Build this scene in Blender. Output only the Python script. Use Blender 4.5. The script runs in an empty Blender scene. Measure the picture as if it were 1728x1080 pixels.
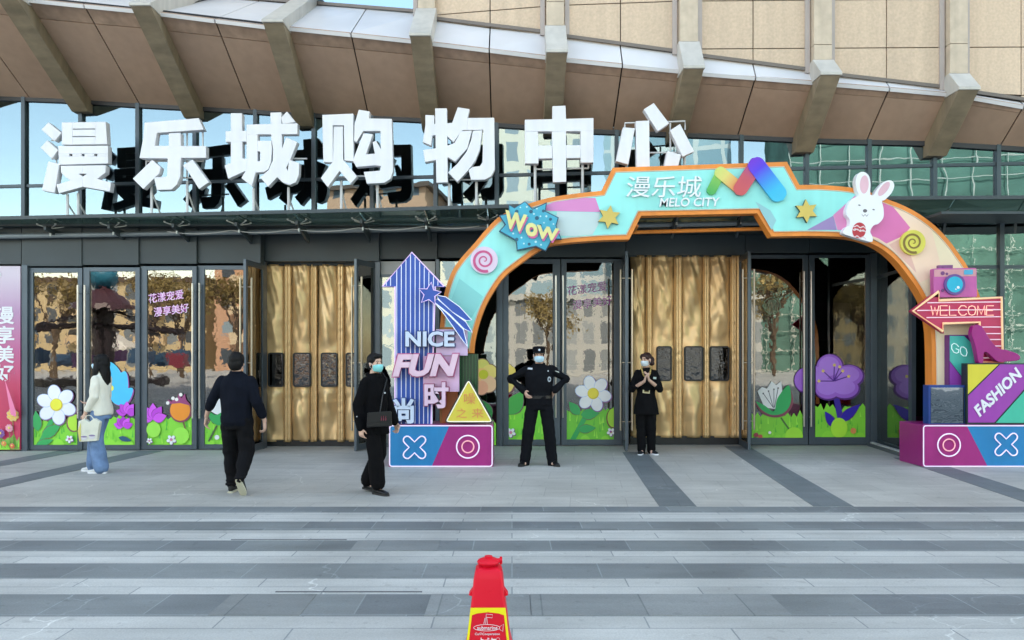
import bpy, bmesh, math, random
from mathutils import Vector, Matrix, noise
random.seed(7)
R = math.radians
SC = bpy.context.scene
COL = SC.collection

# ------------------------------------------------------------------ camera
F = 1300.0; CX = 864.0; HY = 600.0; CH = 1.62
cam_d = bpy.data.cameras.new("camera")
cam_d.sensor_width = 36.0
cam_d.lens = 36.0 * F / 1728.0
cam_d.shift_y = 60.0 / 1728.0
cam_d.clip_end = 600.0
cam = bpy.data.objects.new("camera", cam_d)
cam.location = (0, 0, CH); cam.rotation_euler = (R(90), 0, 0)
COL.objects.link(cam); SC.camera = cam

# ------------------------------------------------------------------ light: sun stands behind the mall, the forecourt lies in its shade
SUN_EL, SUN_ROT = R(47), R(14)
w = bpy.data.worlds.new("World"); SC.world = w; w.use_nodes = True
nt = w.node_tree
sky = nt.nodes.new("ShaderNodeTexSky"); sky.sky_type = 'NISHITA'; sky.sun_disc = False
sky.sun_elevation = SUN_EL; sky.sun_rotation = SUN_ROT
sky.air_density = 1.0; sky.dust_density = .7; sky.ozone_density = 0.6
bg = nt.nodes["Background"]; bg.inputs[1].default_value = 0.15
tint = nt.nodes.new("ShaderNodeMix"); tint.data_type = 'RGBA'; tint.blend_type = 'MULTIPLY'; tint.inputs[0].default_value = 1.0
tint.inputs[7].default_value = (1.2, 1.0, .785, 1)      # warm tint that takes some blue out of the skylight
nt.links.new(sky.outputs[0], tint.inputs[6]); nt.links.new(tint.outputs[2], bg.inputs[0])
sun_d = bpy.data.lights.new("sun", 'SUN'); sun_d.energy = 2.2; sun_d.angle = R(0.5); sun_d.color = (1.0, 0.93, 0.82)
sun = bpy.data.objects.new("sun", sun_d)
sdir = Vector((math.sin(SUN_ROT) * math.cos(SUN_EL), math.cos(SUN_ROT) * math.cos(SUN_EL), math.sin(SUN_EL)))
sun.rotation_euler = sdir.to_track_quat('Z', 'Y').to_euler(); sun.location = (0, 30, 60)
COL.objects.link(sun)
SC.view_settings.view_transform = 'Standard'; SC.view_settings.look = 'None'
SC.view_settings.exposure = 2.6; SC.view_settings.gamma = 1.0
SC.cycles.max_bounces = 8; SC.cycles.diffuse_bounces = 3; SC.cycles.glossy_bounces = 4
SC.cycles.transparent_max_bounces = 12; SC.cycles.caustics_reflective = False; SC.cycles.caustics_refractive = False

# ------------------------------------------------------------------ helpers
def P(px, py, D):
    return Vector(((px - CX) * D / F, D, CH + (HY - py) * D / F))
def lerp(pts, x):
    if x <= pts[0][0]:
        a, b = pts[0], pts[1]
    elif x >= pts[-1][0]:
        a, b = pts[-2], pts[-1]
    else:
        for a, b in zip(pts, pts[1:]):
            if a[0] <= x <= b[0]: break
    return a[1] + (b[1] - a[1]) * (x - a[0]) / (b[0] - a[0])
def lin(h):
    h = h.lstrip('#'); out = []
    for i in (0, 2, 4):
        c = int(h[i:i+2], 16) / 255
        out.append(c / 12.92 if c <= .04045 else ((c + .055) / 1.055) ** 2.4)
    return tuple(out)
MATS = {}
def mat(name, col, rough=0.5, metal=0.0, var=0.06, vscale=3.0, bump=0.0, bscale=40.0, emit=0.0, coat=0.0, spec=0.5, detail=4, stretch=None, streak=0.0, rnd=0.0):
    if name in MATS: return MATS[name]
    m = bpy.data.materials.new(name); m.use_nodes = True; MATS[name] = m
    n = m.node_tree; b = n.nodes["Principled BSDF"]; L = n.links
    if isinstance(col, str): col = lin(col)
    b.inputs["Roughness"].default_value = rough; b.inputs["Metallic"].default_value = metal
    b.inputs["Specular IOR Level"].default_value = spec
    if coat: b.inputs["Coat Weight"].default_value = coat
    tc = n.nodes.new("ShaderNodeTexCoord"); mp = n.nodes.new("ShaderNodeMapping")
    L.new(tc.outputs["Object"], mp.inputs[0])
    if stretch: mp.inputs["Scale"].default_value = stretch
    nz = n.nodes.new("ShaderNodeTexNoise"); nz.inputs["Scale"].default_value = vscale; nz.inputs["Detail"].default_value = detail
    L.new(mp.outputs[0], nz.inputs[0])
    rp = n.nodes.new("ShaderNodeMapRange"); rp.inputs[1].default_value = .3; rp.inputs[2].default_value = .7
    rp.inputs[3].default_value = 1 - var; rp.inputs[4].default_value = 1 + var
    L.new(nz.outputs[0], rp.inputs[0])
    mx = n.nodes.new("ShaderNodeVectorMath"); mx.operation = 'SCALE'; mx.inputs[0].default_value = col
    L.new(rp.outputs[0], mx.inputs["Scale"])
    cur = mx.outputs[0]
    if streak:      # rain streaks running down
        m3 = n.nodes.new("ShaderNodeMapping"); m3.inputs["Scale"].default_value = (7, 7, .45); L.new(tc.outputs["Object"], m3.inputs[0])
        n3 = n.nodes.new("ShaderNodeTexNoise"); n3.inputs["Scale"].default_value = 1.0; n3.inputs["Detail"].default_value = 5; L.new(m3.outputs[0], n3.inputs[0])
        r3 = n.nodes.new("ShaderNodeMapRange"); r3.inputs[1].default_value = .35; r3.inputs[2].default_value = .7; r3.inputs[3].default_value = 1+streak*.4; r3.inputs[4].default_value = 1-streak; L.new(n3.outputs[0], r3.inputs[0])
        s3 = n.nodes.new("ShaderNodeVectorMath"); s3.operation = 'SCALE'; L.new(cur, s3.inputs[0]); L.new(r3.outputs[0], s3.inputs["Scale"]); cur = s3.outputs[0]
    if rnd:         # each panel a little different
        oi = n.nodes.new("ShaderNodeObjectInfo"); r4 = n.nodes.new("ShaderNodeMapRange"); r4.inputs[3].default_value = 1-rnd; r4.inputs[4].default_value = 1+rnd; L.new(oi.outputs["Random"], r4.inputs[0])
        s4 = n.nodes.new("ShaderNodeVectorMath"); s4.operation = 'SCALE'; L.new(cur, s4.inputs[0]); L.new(r4.outputs[0], s4.inputs["Scale"]); cur = s4.outputs[0]
    L.new(cur, b.inputs["Base Color"])
    if emit:
        b.inputs["Emission Color"].default_value = (*col, 1); b.inputs["Emission Strength"].default_value = emit
    if bump:
        n2 = n.nodes.new("ShaderNodeTexNoise"); n2.inputs["Scale"].default_value = bscale; n2.inputs["Detail"].default_value = 4
        L.new(mp.outputs[0], n2.inputs[0])
        bp = n.nodes.new("ShaderNodeBump"); bp.inputs["Strength"].default_value = bump; bp.inputs["Distance"].default_value = .01
        L.new(n2.outputs[0], bp.inputs["Height"]); L.new(bp.outputs[0], b.inputs["Normal"])
    return m
def paint(h, rough=0.45):
    return mat("paint " + h, tuple(c * .8 for c in lin(h)), rough, var=.05, vscale=4, bump=.03, bscale=25, streak=.06)
def glass(name, refl, rcol, tcol, wave=1.0, wscale=1.3, rough=0.0, det=1.5):
    m = bpy.data.materials.new(name); m.use_nodes = True; MATS[name] = m
    n = m.node_tree; L = n.links
    n.nodes.remove(n.nodes["Principled BSDF"]); out = n.nodes["Material Output"]
    tr = n.nodes.new("ShaderNodeBsdfTransparent"); tr.inputs[0].default_value = (*tcol, 1)
    gl = n.nodes.new("ShaderNodeBsdfGlossy"); gl.inputs[0].default_value = (*rcol, 1); gl.inputs["Roughness"].default_value = rough
    mix = n.nodes.new("ShaderNodeMixShader")
    lw = n.nodes.new("ShaderNodeLayerWeight"); lw.inputs[0].default_value = .25
    rp = n.nodes.new("ShaderNodeMapRange"); rp.inputs[3].default_value = refl; rp.inputs[4].default_value = 1.0
    L.new(lw.outputs["Fresnel"], rp.inputs[0]); L.new(rp.outputs[0], mix.inputs[0])
    L.new(tr.outputs[0], mix.inputs[1]); L.new(gl.outputs[0], mix.inputs[2]); L.new(mix.outputs[0], out.inputs[0])
    if wave:
        tc = n.nodes.new("ShaderNodeTexCoord")
        oi = n.nodes.new("ShaderNodeObjectInfo"); add = n.nodes.new("ShaderNodeVectorMath"); add.operation = 'MULTIPLY_ADD'
        mulr = n.nodes.new("ShaderNodeMath"); mulr.operation = 'MULTIPLY'; mulr.inputs[1].default_value = 37.0
        L.new(oi.outputs["Random"], mulr.inputs[0])
        L.new(tc.outputs["Object"], add.inputs[0]); add.inputs[1].default_value = (1, 1, 1); L.new(mulr.outputs[0], add.inputs[2])
        nz = n.nodes.new("ShaderNodeTexNoise"); nz.inputs["Scale"].default_value = wscale; nz.inputs["Detail"].default_value = det
        L.new(add.outputs[0], nz.inputs[0])
        bp = n.nodes.new("ShaderNodeBump"); bp.inputs["Strength"].default_value = 1.0; bp.inputs["Distance"].default_value = .004 * wave
        L.new(nz.outputs[0], bp.inputs["Height"]); L.new(bp.outputs[0], gl.inputs["Normal"])
    return m

WL = {}
def wl(o):
    while o is not None and o.name not in WL: o = o.parent
    return WL[o.name] if o is not None else Vector((0, 0, 0))
def thing(name, label, cat, loc=(0, 0, 0), group=None):
    o = bpy.data.objects.new(name, None); COL.objects.link(o); o.empty_display_size = .2
    o.location = loc; WL[o.name] = Vector(loc)
    o["label"] = label; o["category"] = cat
    if group: o["group"] = group
    return o
def tag(o, label, cat, group=None):
    o["label"] = label; o["category"] = cat
    if group: o["group"] = group
    return o
def ob(name, bm, m=None, parent=None, smooth=False, bevel=0.0, kind=None, angle=None):
    me = bpy.data.meshes.new(name)
    bmesh.ops.recalc_face_normals(bm, faces=bm.faces[:])
    off = wl(parent) if parent is not None else None
    o = bpy.data.objects.new(name, me); COL.objects.link(o)
    if parent is not None:
        o.parent = parent
        bmesh.ops.translate(bm, verts=bm.verts[:], vec=-off)
    else:
        c = Vector((0, 0, 0)); lo = 1e9
        for v in bm.verts: c += v.co; lo = min(lo, v.co.z)
        c /= max(1, len(bm.verts)); c.z = lo
        bmesh.ops.translate(bm, verts=bm.verts[:], vec=-c); o.location = c; WL[o.name] = c
    bm.to_mesh(me); bm.free()
    for x in (m if isinstance(m, (list, tuple)) else [m]):
        if x: me.materials.append(x)
    if smooth:
        for p in me.polygons: p.use_smooth = True
        if angle: me.set_sharp_from_angle(angle=R(angle))
    if bevel:
        md = o.modifiers.new("bevel", 'BEVEL'); md.width = bevel; md.segments = 2; md.limit_method = 'ANGLE'; md.angle_limit = R(50)
    if kind: o["kind"] = kind
    return o
def box(bm, x0, x1, y0, y1, z0, z1, mi=0):
    v = [bm.verts.new(c) for c in ((x0,y0,z0),(x1,y0,z0),(x1,y1,z0),(x0,y1,z0),(x0,y0,z1),(x1,y0,z1),(x1,y1,z1),(x0,y1,z1))]
    for f in ((3,2,1,0),(4,5,6,7),(0,1,5,4),(1,2,6,5),(2,3,7,6),(3,0,4,7)):
        bm.faces.new([v[i] for i in f]).material_index = mi
def pbox(bm, px0, px1, py0, py1, D, dep, mi=0):
    a = P(px0, py1, D); b = P(px1, py0, D)
    box(bm, a.x, b.x, D, D + dep, a.z, b.z, mi)
def slab(bm, pts, n, mi=0):
    """3d polygon extruded by vector n"""
    a = [bm.verts.new(p) for p in pts]; b = [bm.verts.new(Vector(p) + Vector(n)) for p in pts]
    k = len(pts)
    bm.faces.new(a).material_index = mi; bm.faces.new(b[::-1]).material_index = mi
    for i in range(k):
        bm.faces.new((a[i], b[i], b[(i+1) % k], a[(i+1) % k])).material_index = mi
def prism(bm, pts, D, dep, mi=0, side=None):
    """pixel polygon at depth D, dep thick"""
    a = [bm.verts.new(P(x, y, D)) for x, y in pts]
    b = [bm.verts.new(P(x, y, D) + Vector((0, dep, 0))) for x, y in pts]
    k = len(pts); s = mi if side is None else side
    bm.faces.new(a).material_index = mi; bm.faces.new(b[::-1]).material_index = s
    for i in range(k):
        bm.faces.new((a[i], b[i], b[(i+1) % k], a[(i+1) % k])).material_index = s
def flat(bm, pts, D, mi=0):
    bm.faces.new([bm.verts.new(P(x, y, D)) for x, y in pts]).material_index = mi
def smoothpoly(pts, n=5, closed=True):
    out = []; k = len(pts)
    for i in range(k if closed else k - 1):
        p0, p1, p2, p3 = (pts[(i-1) % k], pts[i], pts[(i+1) % k], pts[(i+2) % k]) if closed else (pts[max(i-1,0)], pts[i], pts[i+1], pts[min(i+2,k-1)])
        for j in range(n):
            t = j / n
            out.append(tuple(.5*((2*p1[a])+(-p0[a]+p2[a])*t+(2*p0[a]-5*p1[a]+4*p2[a]-p3[a])*t*t+(-p0[a]+3*p1[a]-3*p2[a]+p3[a])*t**3) for a in range(len(p1))))
    if not closed: out.append(tuple(pts[-1]))
    return out
def disc(cx, cy, r, n=24, ry=None, rot=0):
    ry = ry or r; c, s = math.cos(R(rot)), math.sin(R(rot)); o = []
    for i in range(n):
        a = 2*math.pi*i/n; x, y = r*math.cos(a), ry*math.sin(a)
        o.append((cx + x*c - y*s, cy + x*s + y*c))
    return o
def area(p): return sum(p[i][0]*p[(i+1)%len(p)][1]-p[(i+1)%len(p)][0]*p[i][1] for i in range(len(p)))/2
def inset(p, d):
    """shrink a pixel polygon by d"""
    if area(p) < 0: p = p[::-1]
    o = []; k = len(p)
    for i in range(k):
        a, b, c = Vector(p[i-1]), Vector(p[i]), Vector(p[(i+1) % k])
        e1 = (b-a).normalized(); e2 = (c-b).normalized()
        n1 = Vector((-e1.y, e1.x)); n2 = Vector((-e2.y, e2.x))
        m = n1 + n2
        q = m / max(.35, m.dot(n1)) if m.length > 1e-6 else n1
        o.append(tuple(b + q*d))
    return o
def roundpoly(p, r, n=5):
    o = []; k = len(p)
    for i in range(k):
        a, b, c = Vector(p[i-1]), Vector(p[i]), Vector(p[(i+1) % k])
        r1 = min(r, (a-b).length*.45, (c-b).length*.45)
        s = b + (a-b).normalized()*r1; e = b + (c-b).normalized()*r1
        for j in range(n+1):
            t = j/n; q = s*(1-t)**2 + b*2*t*(1-t) + e*t*t; o.append(tuple(q))
    return o
def tube(bm, pts, rad, seg=8, closed=False, mi=0, caps=True, side=None):
    """pts 3d, rad: number or list of number / (ru,rv)"""
    pts = [Vector(p) for p in pts]; k = len(pts); rings = []
    up = Vector(side) if side else None; last = None
    for i, p in enumerate(pts):
        if closed: t = pts[(i+1) % k] - pts[i-1]
        else: t = pts[min(i+1, k-1)] - pts[max(i-1, 0)]
        t.normalize()
        ref = up if up is not None else (last if last is not None else (Vector((0,0,1)) if abs(t.z) < .9 else Vector((1,0,0))))
        u = ref - t*ref.dot(t)
        if u.length < 1e-4: u = Vector((1,0,0)) - t*t.x
        u.normalize(); v = t.cross(u); last = u
        r = rad[i] if isinstance(rad, (list, tuple)) else rad
        ru, rv = r if isinstance(r, (list, tuple)) else (r, r)
        rings.append([bm.verts.new(p + u*ru*math.cos(2*math.pi*j/seg) + v*rv*math.sin(2*math.pi*j/seg)) for j in range(seg)])
    m = k if closed else k-1
    for i in range(m):
        a, b = rings[i], rings[(i+1) % k]
        for j in range(seg):
            bm.faces.new((a[j], a[(j+1)%seg], b[(j+1)%seg], b[j])).material_index = mi
    if caps and not closed:
        bm.faces.new(rings[0][::-1]).material_index = mi; bm.faces.new(rings[-1]).material_index = mi
def ptube(bm, pts, D, r, closed=False, seg=6, mi=0):
    tube(bm, [P(x, y, D) for x, y in pts], r, seg, closed, mi)
def ball(bm, c, r, seg=16, rot=None):
    r = r if isinstance(r, (list, tuple)) else (r, r, r)
    M = Matrix.Translation(Vector(c)) @ (rot.to_4x4() if rot else Matrix.Identity(4)) @ Matrix.Diagonal((*r, 1))
    bmesh.ops.create_uvsphere(bm, u_segments=seg, v_segments=max(6, seg*2//3), radius=1, matrix=M)
def text_mesh(body, bold=0.0, ext=.5, res=3):
    c = bpy.data.curves.new("lettering", 'FONT'); c.body = body; c.offset = bold; c.extrude = ext; c.resolution_u = res
    o = bpy.data.objects.new("lettering", c); COL.objects.link(o)
    dg = bpy.context.evaluated_depsgraph_get()
    me = bpy.data.meshes.new_from_object(o.evaluated_get(dg))
    bpy.data.objects.remove(o); bpy.data.curves.remove(c)
    return me
def text(bm, body, tl, tr, bl, D, dep=.02, bold=0.02, mi=0, side=None):
    """lettering fitted to the parallelogram tl,tr,bl (pixels) at depth D; front face at D, dep thick"""
    me = text_mesh(body, bold)
    xs = [v.co.x for v in me.vertices]; ys = [v.co.y for v in me.vertices]
    x0, x1, y0, y1 = min(xs), max(xs), min(ys), max(ys)
    tl, tr, bl = Vector(tl), Vector(tr), Vector(bl)
    vs = []
    for v in me.vertices:
        q = tl + (tr-tl)*((v.co.x-x0)/(x1-x0)) + (bl-tl)*((y1-v.co.y)/(y1-y0))
        vs.append(bm.verts.new(P(q.x, q.y, D) + Vector((0, dep if v.co.z < 0 else 0, 0))))
    for p in me.polygons:
        try: f = bm.faces.new([vs[i] for i in p.vertices])
        except ValueError: continue
        front = all(me.vertices[i].co.z > 0 for i in p.vertices)
        f.material_index = mi if front or side is None else side
    bpy.data.meshes.remove(me)
def new(): return bmesh.new()

# ------------------------------------------------------------------ materials of the setting
def paving(name, c1, c2, bw, bh, rot=0.0, joint="#6d7378", off=.5, stain=.12, jw=.006):
    m = bpy.data.materials.new(name); m.use_nodes = True; n = m.node_tree; L = n.links; b = n.nodes["Principled BSDF"]
    tc = n.nodes.new("ShaderNodeTexCoord"); mp = n.nodes.new("ShaderNodeMapping"); mp.inputs["Rotation"].default_value = (0, 0, rot)
    L.new(tc.outputs["Object"], mp.inputs[0])
    br = n.nodes.new("ShaderNodeTexBrick"); br.inputs["Scale"].default_value = 1.0
    br.inputs["Brick Width"].default_value = bw; br.inputs["Row Height"].default_value = bh
    br.inputs["Mortar Size"].default_value = jw; br.inputs["Mortar Smooth"].default_value = .3; br.offset = off
    br.inputs["Color1"].default_value = (*lin(c1), 1); br.inputs["Color2"].default_value = (*lin(c2), 1); br.inputs["Mortar"].default_value = (*lin(joint), 1)
    L.new(mp.outputs[0], br.inputs[0])
    def nz(sc, lo, hi, det=5, st=None):
        q = n.nodes.new("ShaderNodeTexNoise"); q.inputs["Scale"].default_value = sc; q.inputs["Detail"].default_value = det
        if st:
            m2 = n.nodes.new("ShaderNodeMapping"); m2.inputs["Scale"].default_value = st; L.new(tc.outputs["Object"], m2.inputs[0]); L.new(m2.outputs[0], q.inputs[0])
        else: L.new(tc.outputs["Object"], q.inputs[0])
        r = n.nodes.new("ShaderNodeMapRange"); r.inputs[1].default_value = .3; r.inputs[2].default_value = .7; r.inputs[3].default_value = lo; r.inputs[4].default_value = hi
        L.new(q.outputs[0], r.inputs[0]); return r, q
    r1, _ = nz(.9, 1-stain, 1+stain); r2, q2 = nz(90, .9, 1.1, 3); r3, _ = nz(2.2, .9, 1.08, 6, (.5, 3, 1))
    cur = br.outputs["Color"]
    for r in (r1, r2, r3):
        s = n.nodes.new("ShaderNodeVectorMath"); s.operation = 'SCALE'; L.new(cur, s.inputs[0]); L.new(r.outputs[0], s.inputs["Scale"]); cur = s.outputs[0]
    r4, _ = nz(13, 1, .86, 2)      # old gum and drip marks
    r4.inputs[1].default_value = .66; r4.inputs[2].default_value = .7; r4.clamp = True
    r5, _ = nz(.35, .9, 1.07, 3, (1, .25, 1))
    for r in (r4, r5):
        s = n.nodes.new("ShaderNodeVectorMath"); s.operation = 'SCALE'; L.new(cur, s.inputs[0]); L.new(r.outputs[0], s.inputs["Scale"]); cur = s.outputs[0]
    vo = n.nodes.new("ShaderNodeTexVoronoi"); vo.feature = 'DISTANCE_TO_EDGE'; vo.inputs["Scale"].default_value = .8      # hairline cracks and chalky scratches
    wob = n.nodes.new("ShaderNodeTexNoise"); wob.inputs["Scale"].default_value = 3; wob.inputs["Detail"].default_value = 4; L.new(tc.outputs["Object"], wob.inputs[0])
    wa_ = n.nodes.new("ShaderNodeVectorMath"); wa_.operation = 'MULTIPLY_ADD'; wa_.inputs[1].default_value = (.35, .35, .35); L.new(wob.outputs["Color"], wa_.inputs[0]); L.new(tc.outputs["Object"], wa_.inputs[2]); L.new(wa_.outputs[0], vo.inputs["Vector"])
    rv = n.nodes.new("ShaderNodeMapRange"); rv.inputs[1].default_value = .0; rv.inputs[2].default_value = .006; rv.inputs[3].default_value = 1; rv.inputs[4].default_value = 0; L.new(vo.outputs["Distance"], rv.inputs[0])
    r6, _ = nz(1.1, 0, .45, 2); r6.inputs[1].default_value = .5; r6.inputs[2].default_value = .62
    mu = n.nodes.new("ShaderNodeMath"); mu.operation = 'MULTIPLY_ADD'; L.new(rv.outputs[0], mu.inputs[0]); L.new(r6.outputs[0], mu.inputs[1]); mu.inputs[2].default_value = 1
    s = n.nodes.new("ShaderNodeVectorMath"); s.operation = 'SCALE'; L.new(cur, s.inputs[0]); L.new(mu.outputs[0], s.inputs["Scale"]); cur = s.outputs[0]
    L.new(cur, b.inputs["Base Color"]); b.inputs["Roughness"].default_value = .62
    bp = n.nodes.new("ShaderNodeBump"); bp.inputs["Strength"].default_value = .35; bp.inputs["Distance"].default_value = .004
    iv = n.nodes.new("ShaderNodeMath"); iv.operation = 'SUBTRACT'; L.new(q2.outputs[0], iv.inputs[0]); L.new(br.outputs["Fac"], iv.inputs[1])
    L.new(iv.outputs[0], bp.inputs["Height"]); L.new(bp.outputs[0], b.inputs["Normal"])
    return m
M_soffit = mat("brown soffit panel", (.42, .285, .205), .5, var=.05, vscale=1.2, bump=.06, bscale=8, streak=.07, rnd=.05)
M_trim = mat("brown fascia panel", (.385, .26, .185), .5, var=.12, vscale=2.5, streak=.22, rnd=.05)
M_joint = mat("dark joint", (.012, .009, .008), .8)
M_rib = mat("weathered olive brown rib", (.24, .19, .125), .55, var=.22, vscale=2.2, bump=.1, bscale=20, stretch=(1, 3, .8), streak=.12)
M_ribtop = mat("pale metal capping", (.50, .47, .42), .45, var=.08, vscale=2, streak=.12)
M_ledge = mat("pale sloping ledge sheet", (.62, .6, .6), .4, var=.07, vscale=1.4)
M_stone = mat("sand coloured stone cladding", (.60, .455, .325), .8, var=.09, vscale=26, bump=.4, bscale=60, detail=6, streak=.08, rnd=.03)
M_pil = mat("smooth beige pilaster", (.54, .44, .33), .7, var=.1, vscale=7, streak=.1, bump=.15, bscale=50)
M_mull = mat("slate grey aluminium", (.058, .075, .09), .38, .4, var=.08, vscale=2)
M_door = mat("blue grey door frame", (.085, .108, .13), .36, .4, var=.08, vscale=3)
M_fascia = mat("dark slate fascia sheet", (.036, .050, .056), .5, .0, var=.12, vscale=1.2, bump=.05, bscale=6)
M_steel = mat("brushed steel", (.45, .44, .43), .3, .9, var=.08, vscale=6)
M_pipe = mat("grey painted pipe", (.2, .23, .25), .4, .1)
M_white = mat("white letter face", (.75, .745, .77), .45, var=.03, vscale=2, streak=.05)
M_post = mat("white painted tube", (.6, .6, .6), .5)
M_back = mat("dark sheet metal letter back", (.36, .38, .42), .6)
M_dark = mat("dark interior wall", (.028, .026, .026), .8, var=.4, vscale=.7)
M_plaster = mat("mall outer wall", (.40, .33, .24), .85, var=.1, vscale=.6)
G_up = glass("mirror coated upper glass", .215, (.74, .93, 1.0), (.25, .3, .32), wave=.26, wscale=2.0)
G_door = glass("door glass", .155, (1, .96, .9), (.5, .5, .48), wave=.13, wscale=5, det=2.5)
G_side = glass("side glass", .22, (.9, 1, .97), (.4, .45, .45), wave=.35, wscale=2.6, det=3.5)
G_can = glass("green tinted canopy glass", .12, (.8, .95, .9), (.12, .2, .17), wave=0)
_n = G_can.node_tree; _mx = [q for q in _n.nodes if q.type == 'MIX_SHADER'][0]      # dusty green diffuse colour mixed in, standing for skylight through the panes
_tl = _n.nodes.new("ShaderNodeBsdfDiffuse"); _tl.inputs[0].default_value = (.11, .19, .165, 1); _m2 = _n.nodes.new("ShaderNodeMixShader"); _m2.inputs[0].default_value = .75
_tr = [q for q in _n.nodes if q.type == 'BSDF_TRANSPARENT'][0]
_n.links.new(_tr.outputs[0], _m2.inputs[1]); _n.links.new(_tl.outputs[0], _m2.inputs[2]); _n.links.new(_m2.outputs[0], _mx.inputs[1])
G_blue = glass("blue upper window", .55, (.66, .86, 1.0), (.1, .15, .2), wave=.4)

# ------------------------------------------------------------------ ground
def gbox(x0, x1, y0, y1, z0, z1):
    bm = new(); box(bm, x0, x1, y0, y1, z0, z1); return bm
M_pave = paving("pale granite paving", "#b0ada4", "#b6b3aa", .62, .62, R(5.2), "#9c9992", .5, .12, .004)
M_light = paving("light granite band", "#aeafaa", "#bebeb8", 1.3, .205, 0, "#8b8f8f", .37, .13, .006)
M_darkb = paving("dark granite band", "#6c7173", "#808584", .66, .80, 0, "#8b9292", .5, .2, .006)
M_strip = paving("dark granite strip", "#6a7071", "#747a7b", .5, .9, R(5.2), "#5d6364", .5, .1, .004)
def sheet(name, bm, m):
    o = ob(name, bm, m, kind="structure"); return o
g = gbox(-120, 120, -120, 60, -.30, -.02)
sheet("ground", g, paving("plaza paving", "#a3a6a6", "#acaeac", .6, .6, 0, "#6f767b"))
sheet("pavement", gbox(-24, 24, 8.26, 22, -.02, 0), M_pave)
bands = [(8.26,7.95,1),(7.95,7.52,0),(7.52,7.14,1),(7.14,6.75,0),(6.75,6.38,1),(6.38,6.0,0),(6.0,5.6,1),(5.6,5.23,0),(5.23,4.79,1)]
y = 4.79; k = 0
while y > -12:
    bands.append((y, y-.41, k % 2)); y -= .41; k += 1
bl, bd = new(), new()
for a, b, d in bands:
    box(bd if d else bl, -24, 24, b, a, -.02, 0)
sheet("light_paving_band", bl, M_light); sheet("dark_paving_band", bd, M_darkb)
# replaced paler slabs lying in the dark bands
bm = new()
for x0, x1, (a, b) in ((-1.35, -.62, (6.75, 6.38)), (-.55, .12, (5.23, 4.79)), (.12, 1.75, (5.23, 4.79)), (-1.9, -1.32, (5.23, 4.79))):
    box(bm, x0+.004, x1-.004, b+.006, a-.006, .0, .004)
sheet("replaced_paving_slab", bm, paving("worn slab", "#7f8382", "#888b89", .66, .8, 0, "#6c7272", .5, .15))
bm = new()
for x0, y0, x1, y1, wd in ((2.05, 12.9, 1.58+.2, 8.264, .40), (3.98+.02, 13.75, 3.25+.2, 8.264, .43), (-6.12, 13.1, -6.6, 8.264, .42), (-7.5, 13.1, -8.0, 8.264, .42), (6.25, 12.2, 5.85, 8.264, .42)):
    slab(bm, [(x0-wd/2, y0, 0), (x0+wd/2, y0, 0), (x1+wd/2, y1, 0), (x1-wd/2, y1, 0)], (0, 0, .004))
sheet("dark_paving_strip", bm, M_strip)
# slot drains in the banded paving
for a, b, lb in (((390, 911), (585, 911), "thin dark slot drain farther from the cone, nearer the walking man"), ((465, 999), (712, 1000), "thin dark slot drain just left of the red cone")):
    p, q = P(*a, 2106/(a[1]-600)), P(*b, 2106/(b[1]-600)); bm = new()
    box(bm, p.x, q.x, p.y-.008, p.y+.008, 0, .004)  # drain drawn as a thin grey metal strip
    tag(ob("slot_drain", bm, mat("slot drain metal", (.12, .125, .13), .7)), lb, "drain")

# ------------------------------------------------------------------ mall building
mall = thing("mall_building", "brown and sand clad shopping mall front with ribbed soffit over mirror glass", "building", (0, 13.0, 0))
Dg = lambda px: 13.6 - .00081*px
DL = 11.65
YLIP = [(-420,-66),(-200,-32),(65,0),(239,17),(285,23),(454,44),(497,46),(694,67),(736,72),(919,94),(956,99),(1141,117),(1180,122),(1361,136),(1405,140),(1587,155),(1631,161),(1728,178),(1850,195),(2100,232)]
YSOF = [(-200,158),(0,164),(110,168),(231,176),(347,182),(432,187),(507,192),(630,197),(714,201),(837,209),(1001,220),(1159,226),(1296,232),(1376,236),(1553,240),(1596,242),(1728,250),(1900,262)]
YWAL = [(-300,-75),(0,-40),(330,-8),(480,5),(550,9),(705,20),(745,40),(910,54),(960,66),(1125,86),(1180,97),(1340,114),(1395,127),(1565,144),(1630,157),(1728,172),(1900,195)]
DWAL = [(-300,16.2),(0,15.2),(540,13.3),(724,12.3),(938,11.95),(1150,11.8),(1728,11.72),(1900,11.7)]
LIPC = [-418, -195, 29, 253, 471, 713, 938, 1163, 1388, 1615, 1842, 2066]
GRATIO = lambda px, d0, d1: CX + (px-CX)*d0/d1      # same X seen at another depth
def at_g(px):                                        # pixel column on the glass wall for a lip column (same world X)
    q = px
    for _ in range(8): q = GRATIO(px, DL, Dg(q))
    return q
def at_w(px):
    q = px
    for _ in range(8): q = GRATIO(px, DL, lerp(DWAL, q))
    return q
def lip(px): return P(px, lerp(YLIP, px), DL)
def sof(px):
    q = at_g(px); return P(q, lerp(YSOF, q), Dg(q)-.03)
def wal(px):
    q = at_w(px); return P(q, lerp(YWAL, q), lerp(DWAL, q))
TOP = 30.0  # unseen storeys raised to this height so their shade covers the plaza
back = new()
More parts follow.
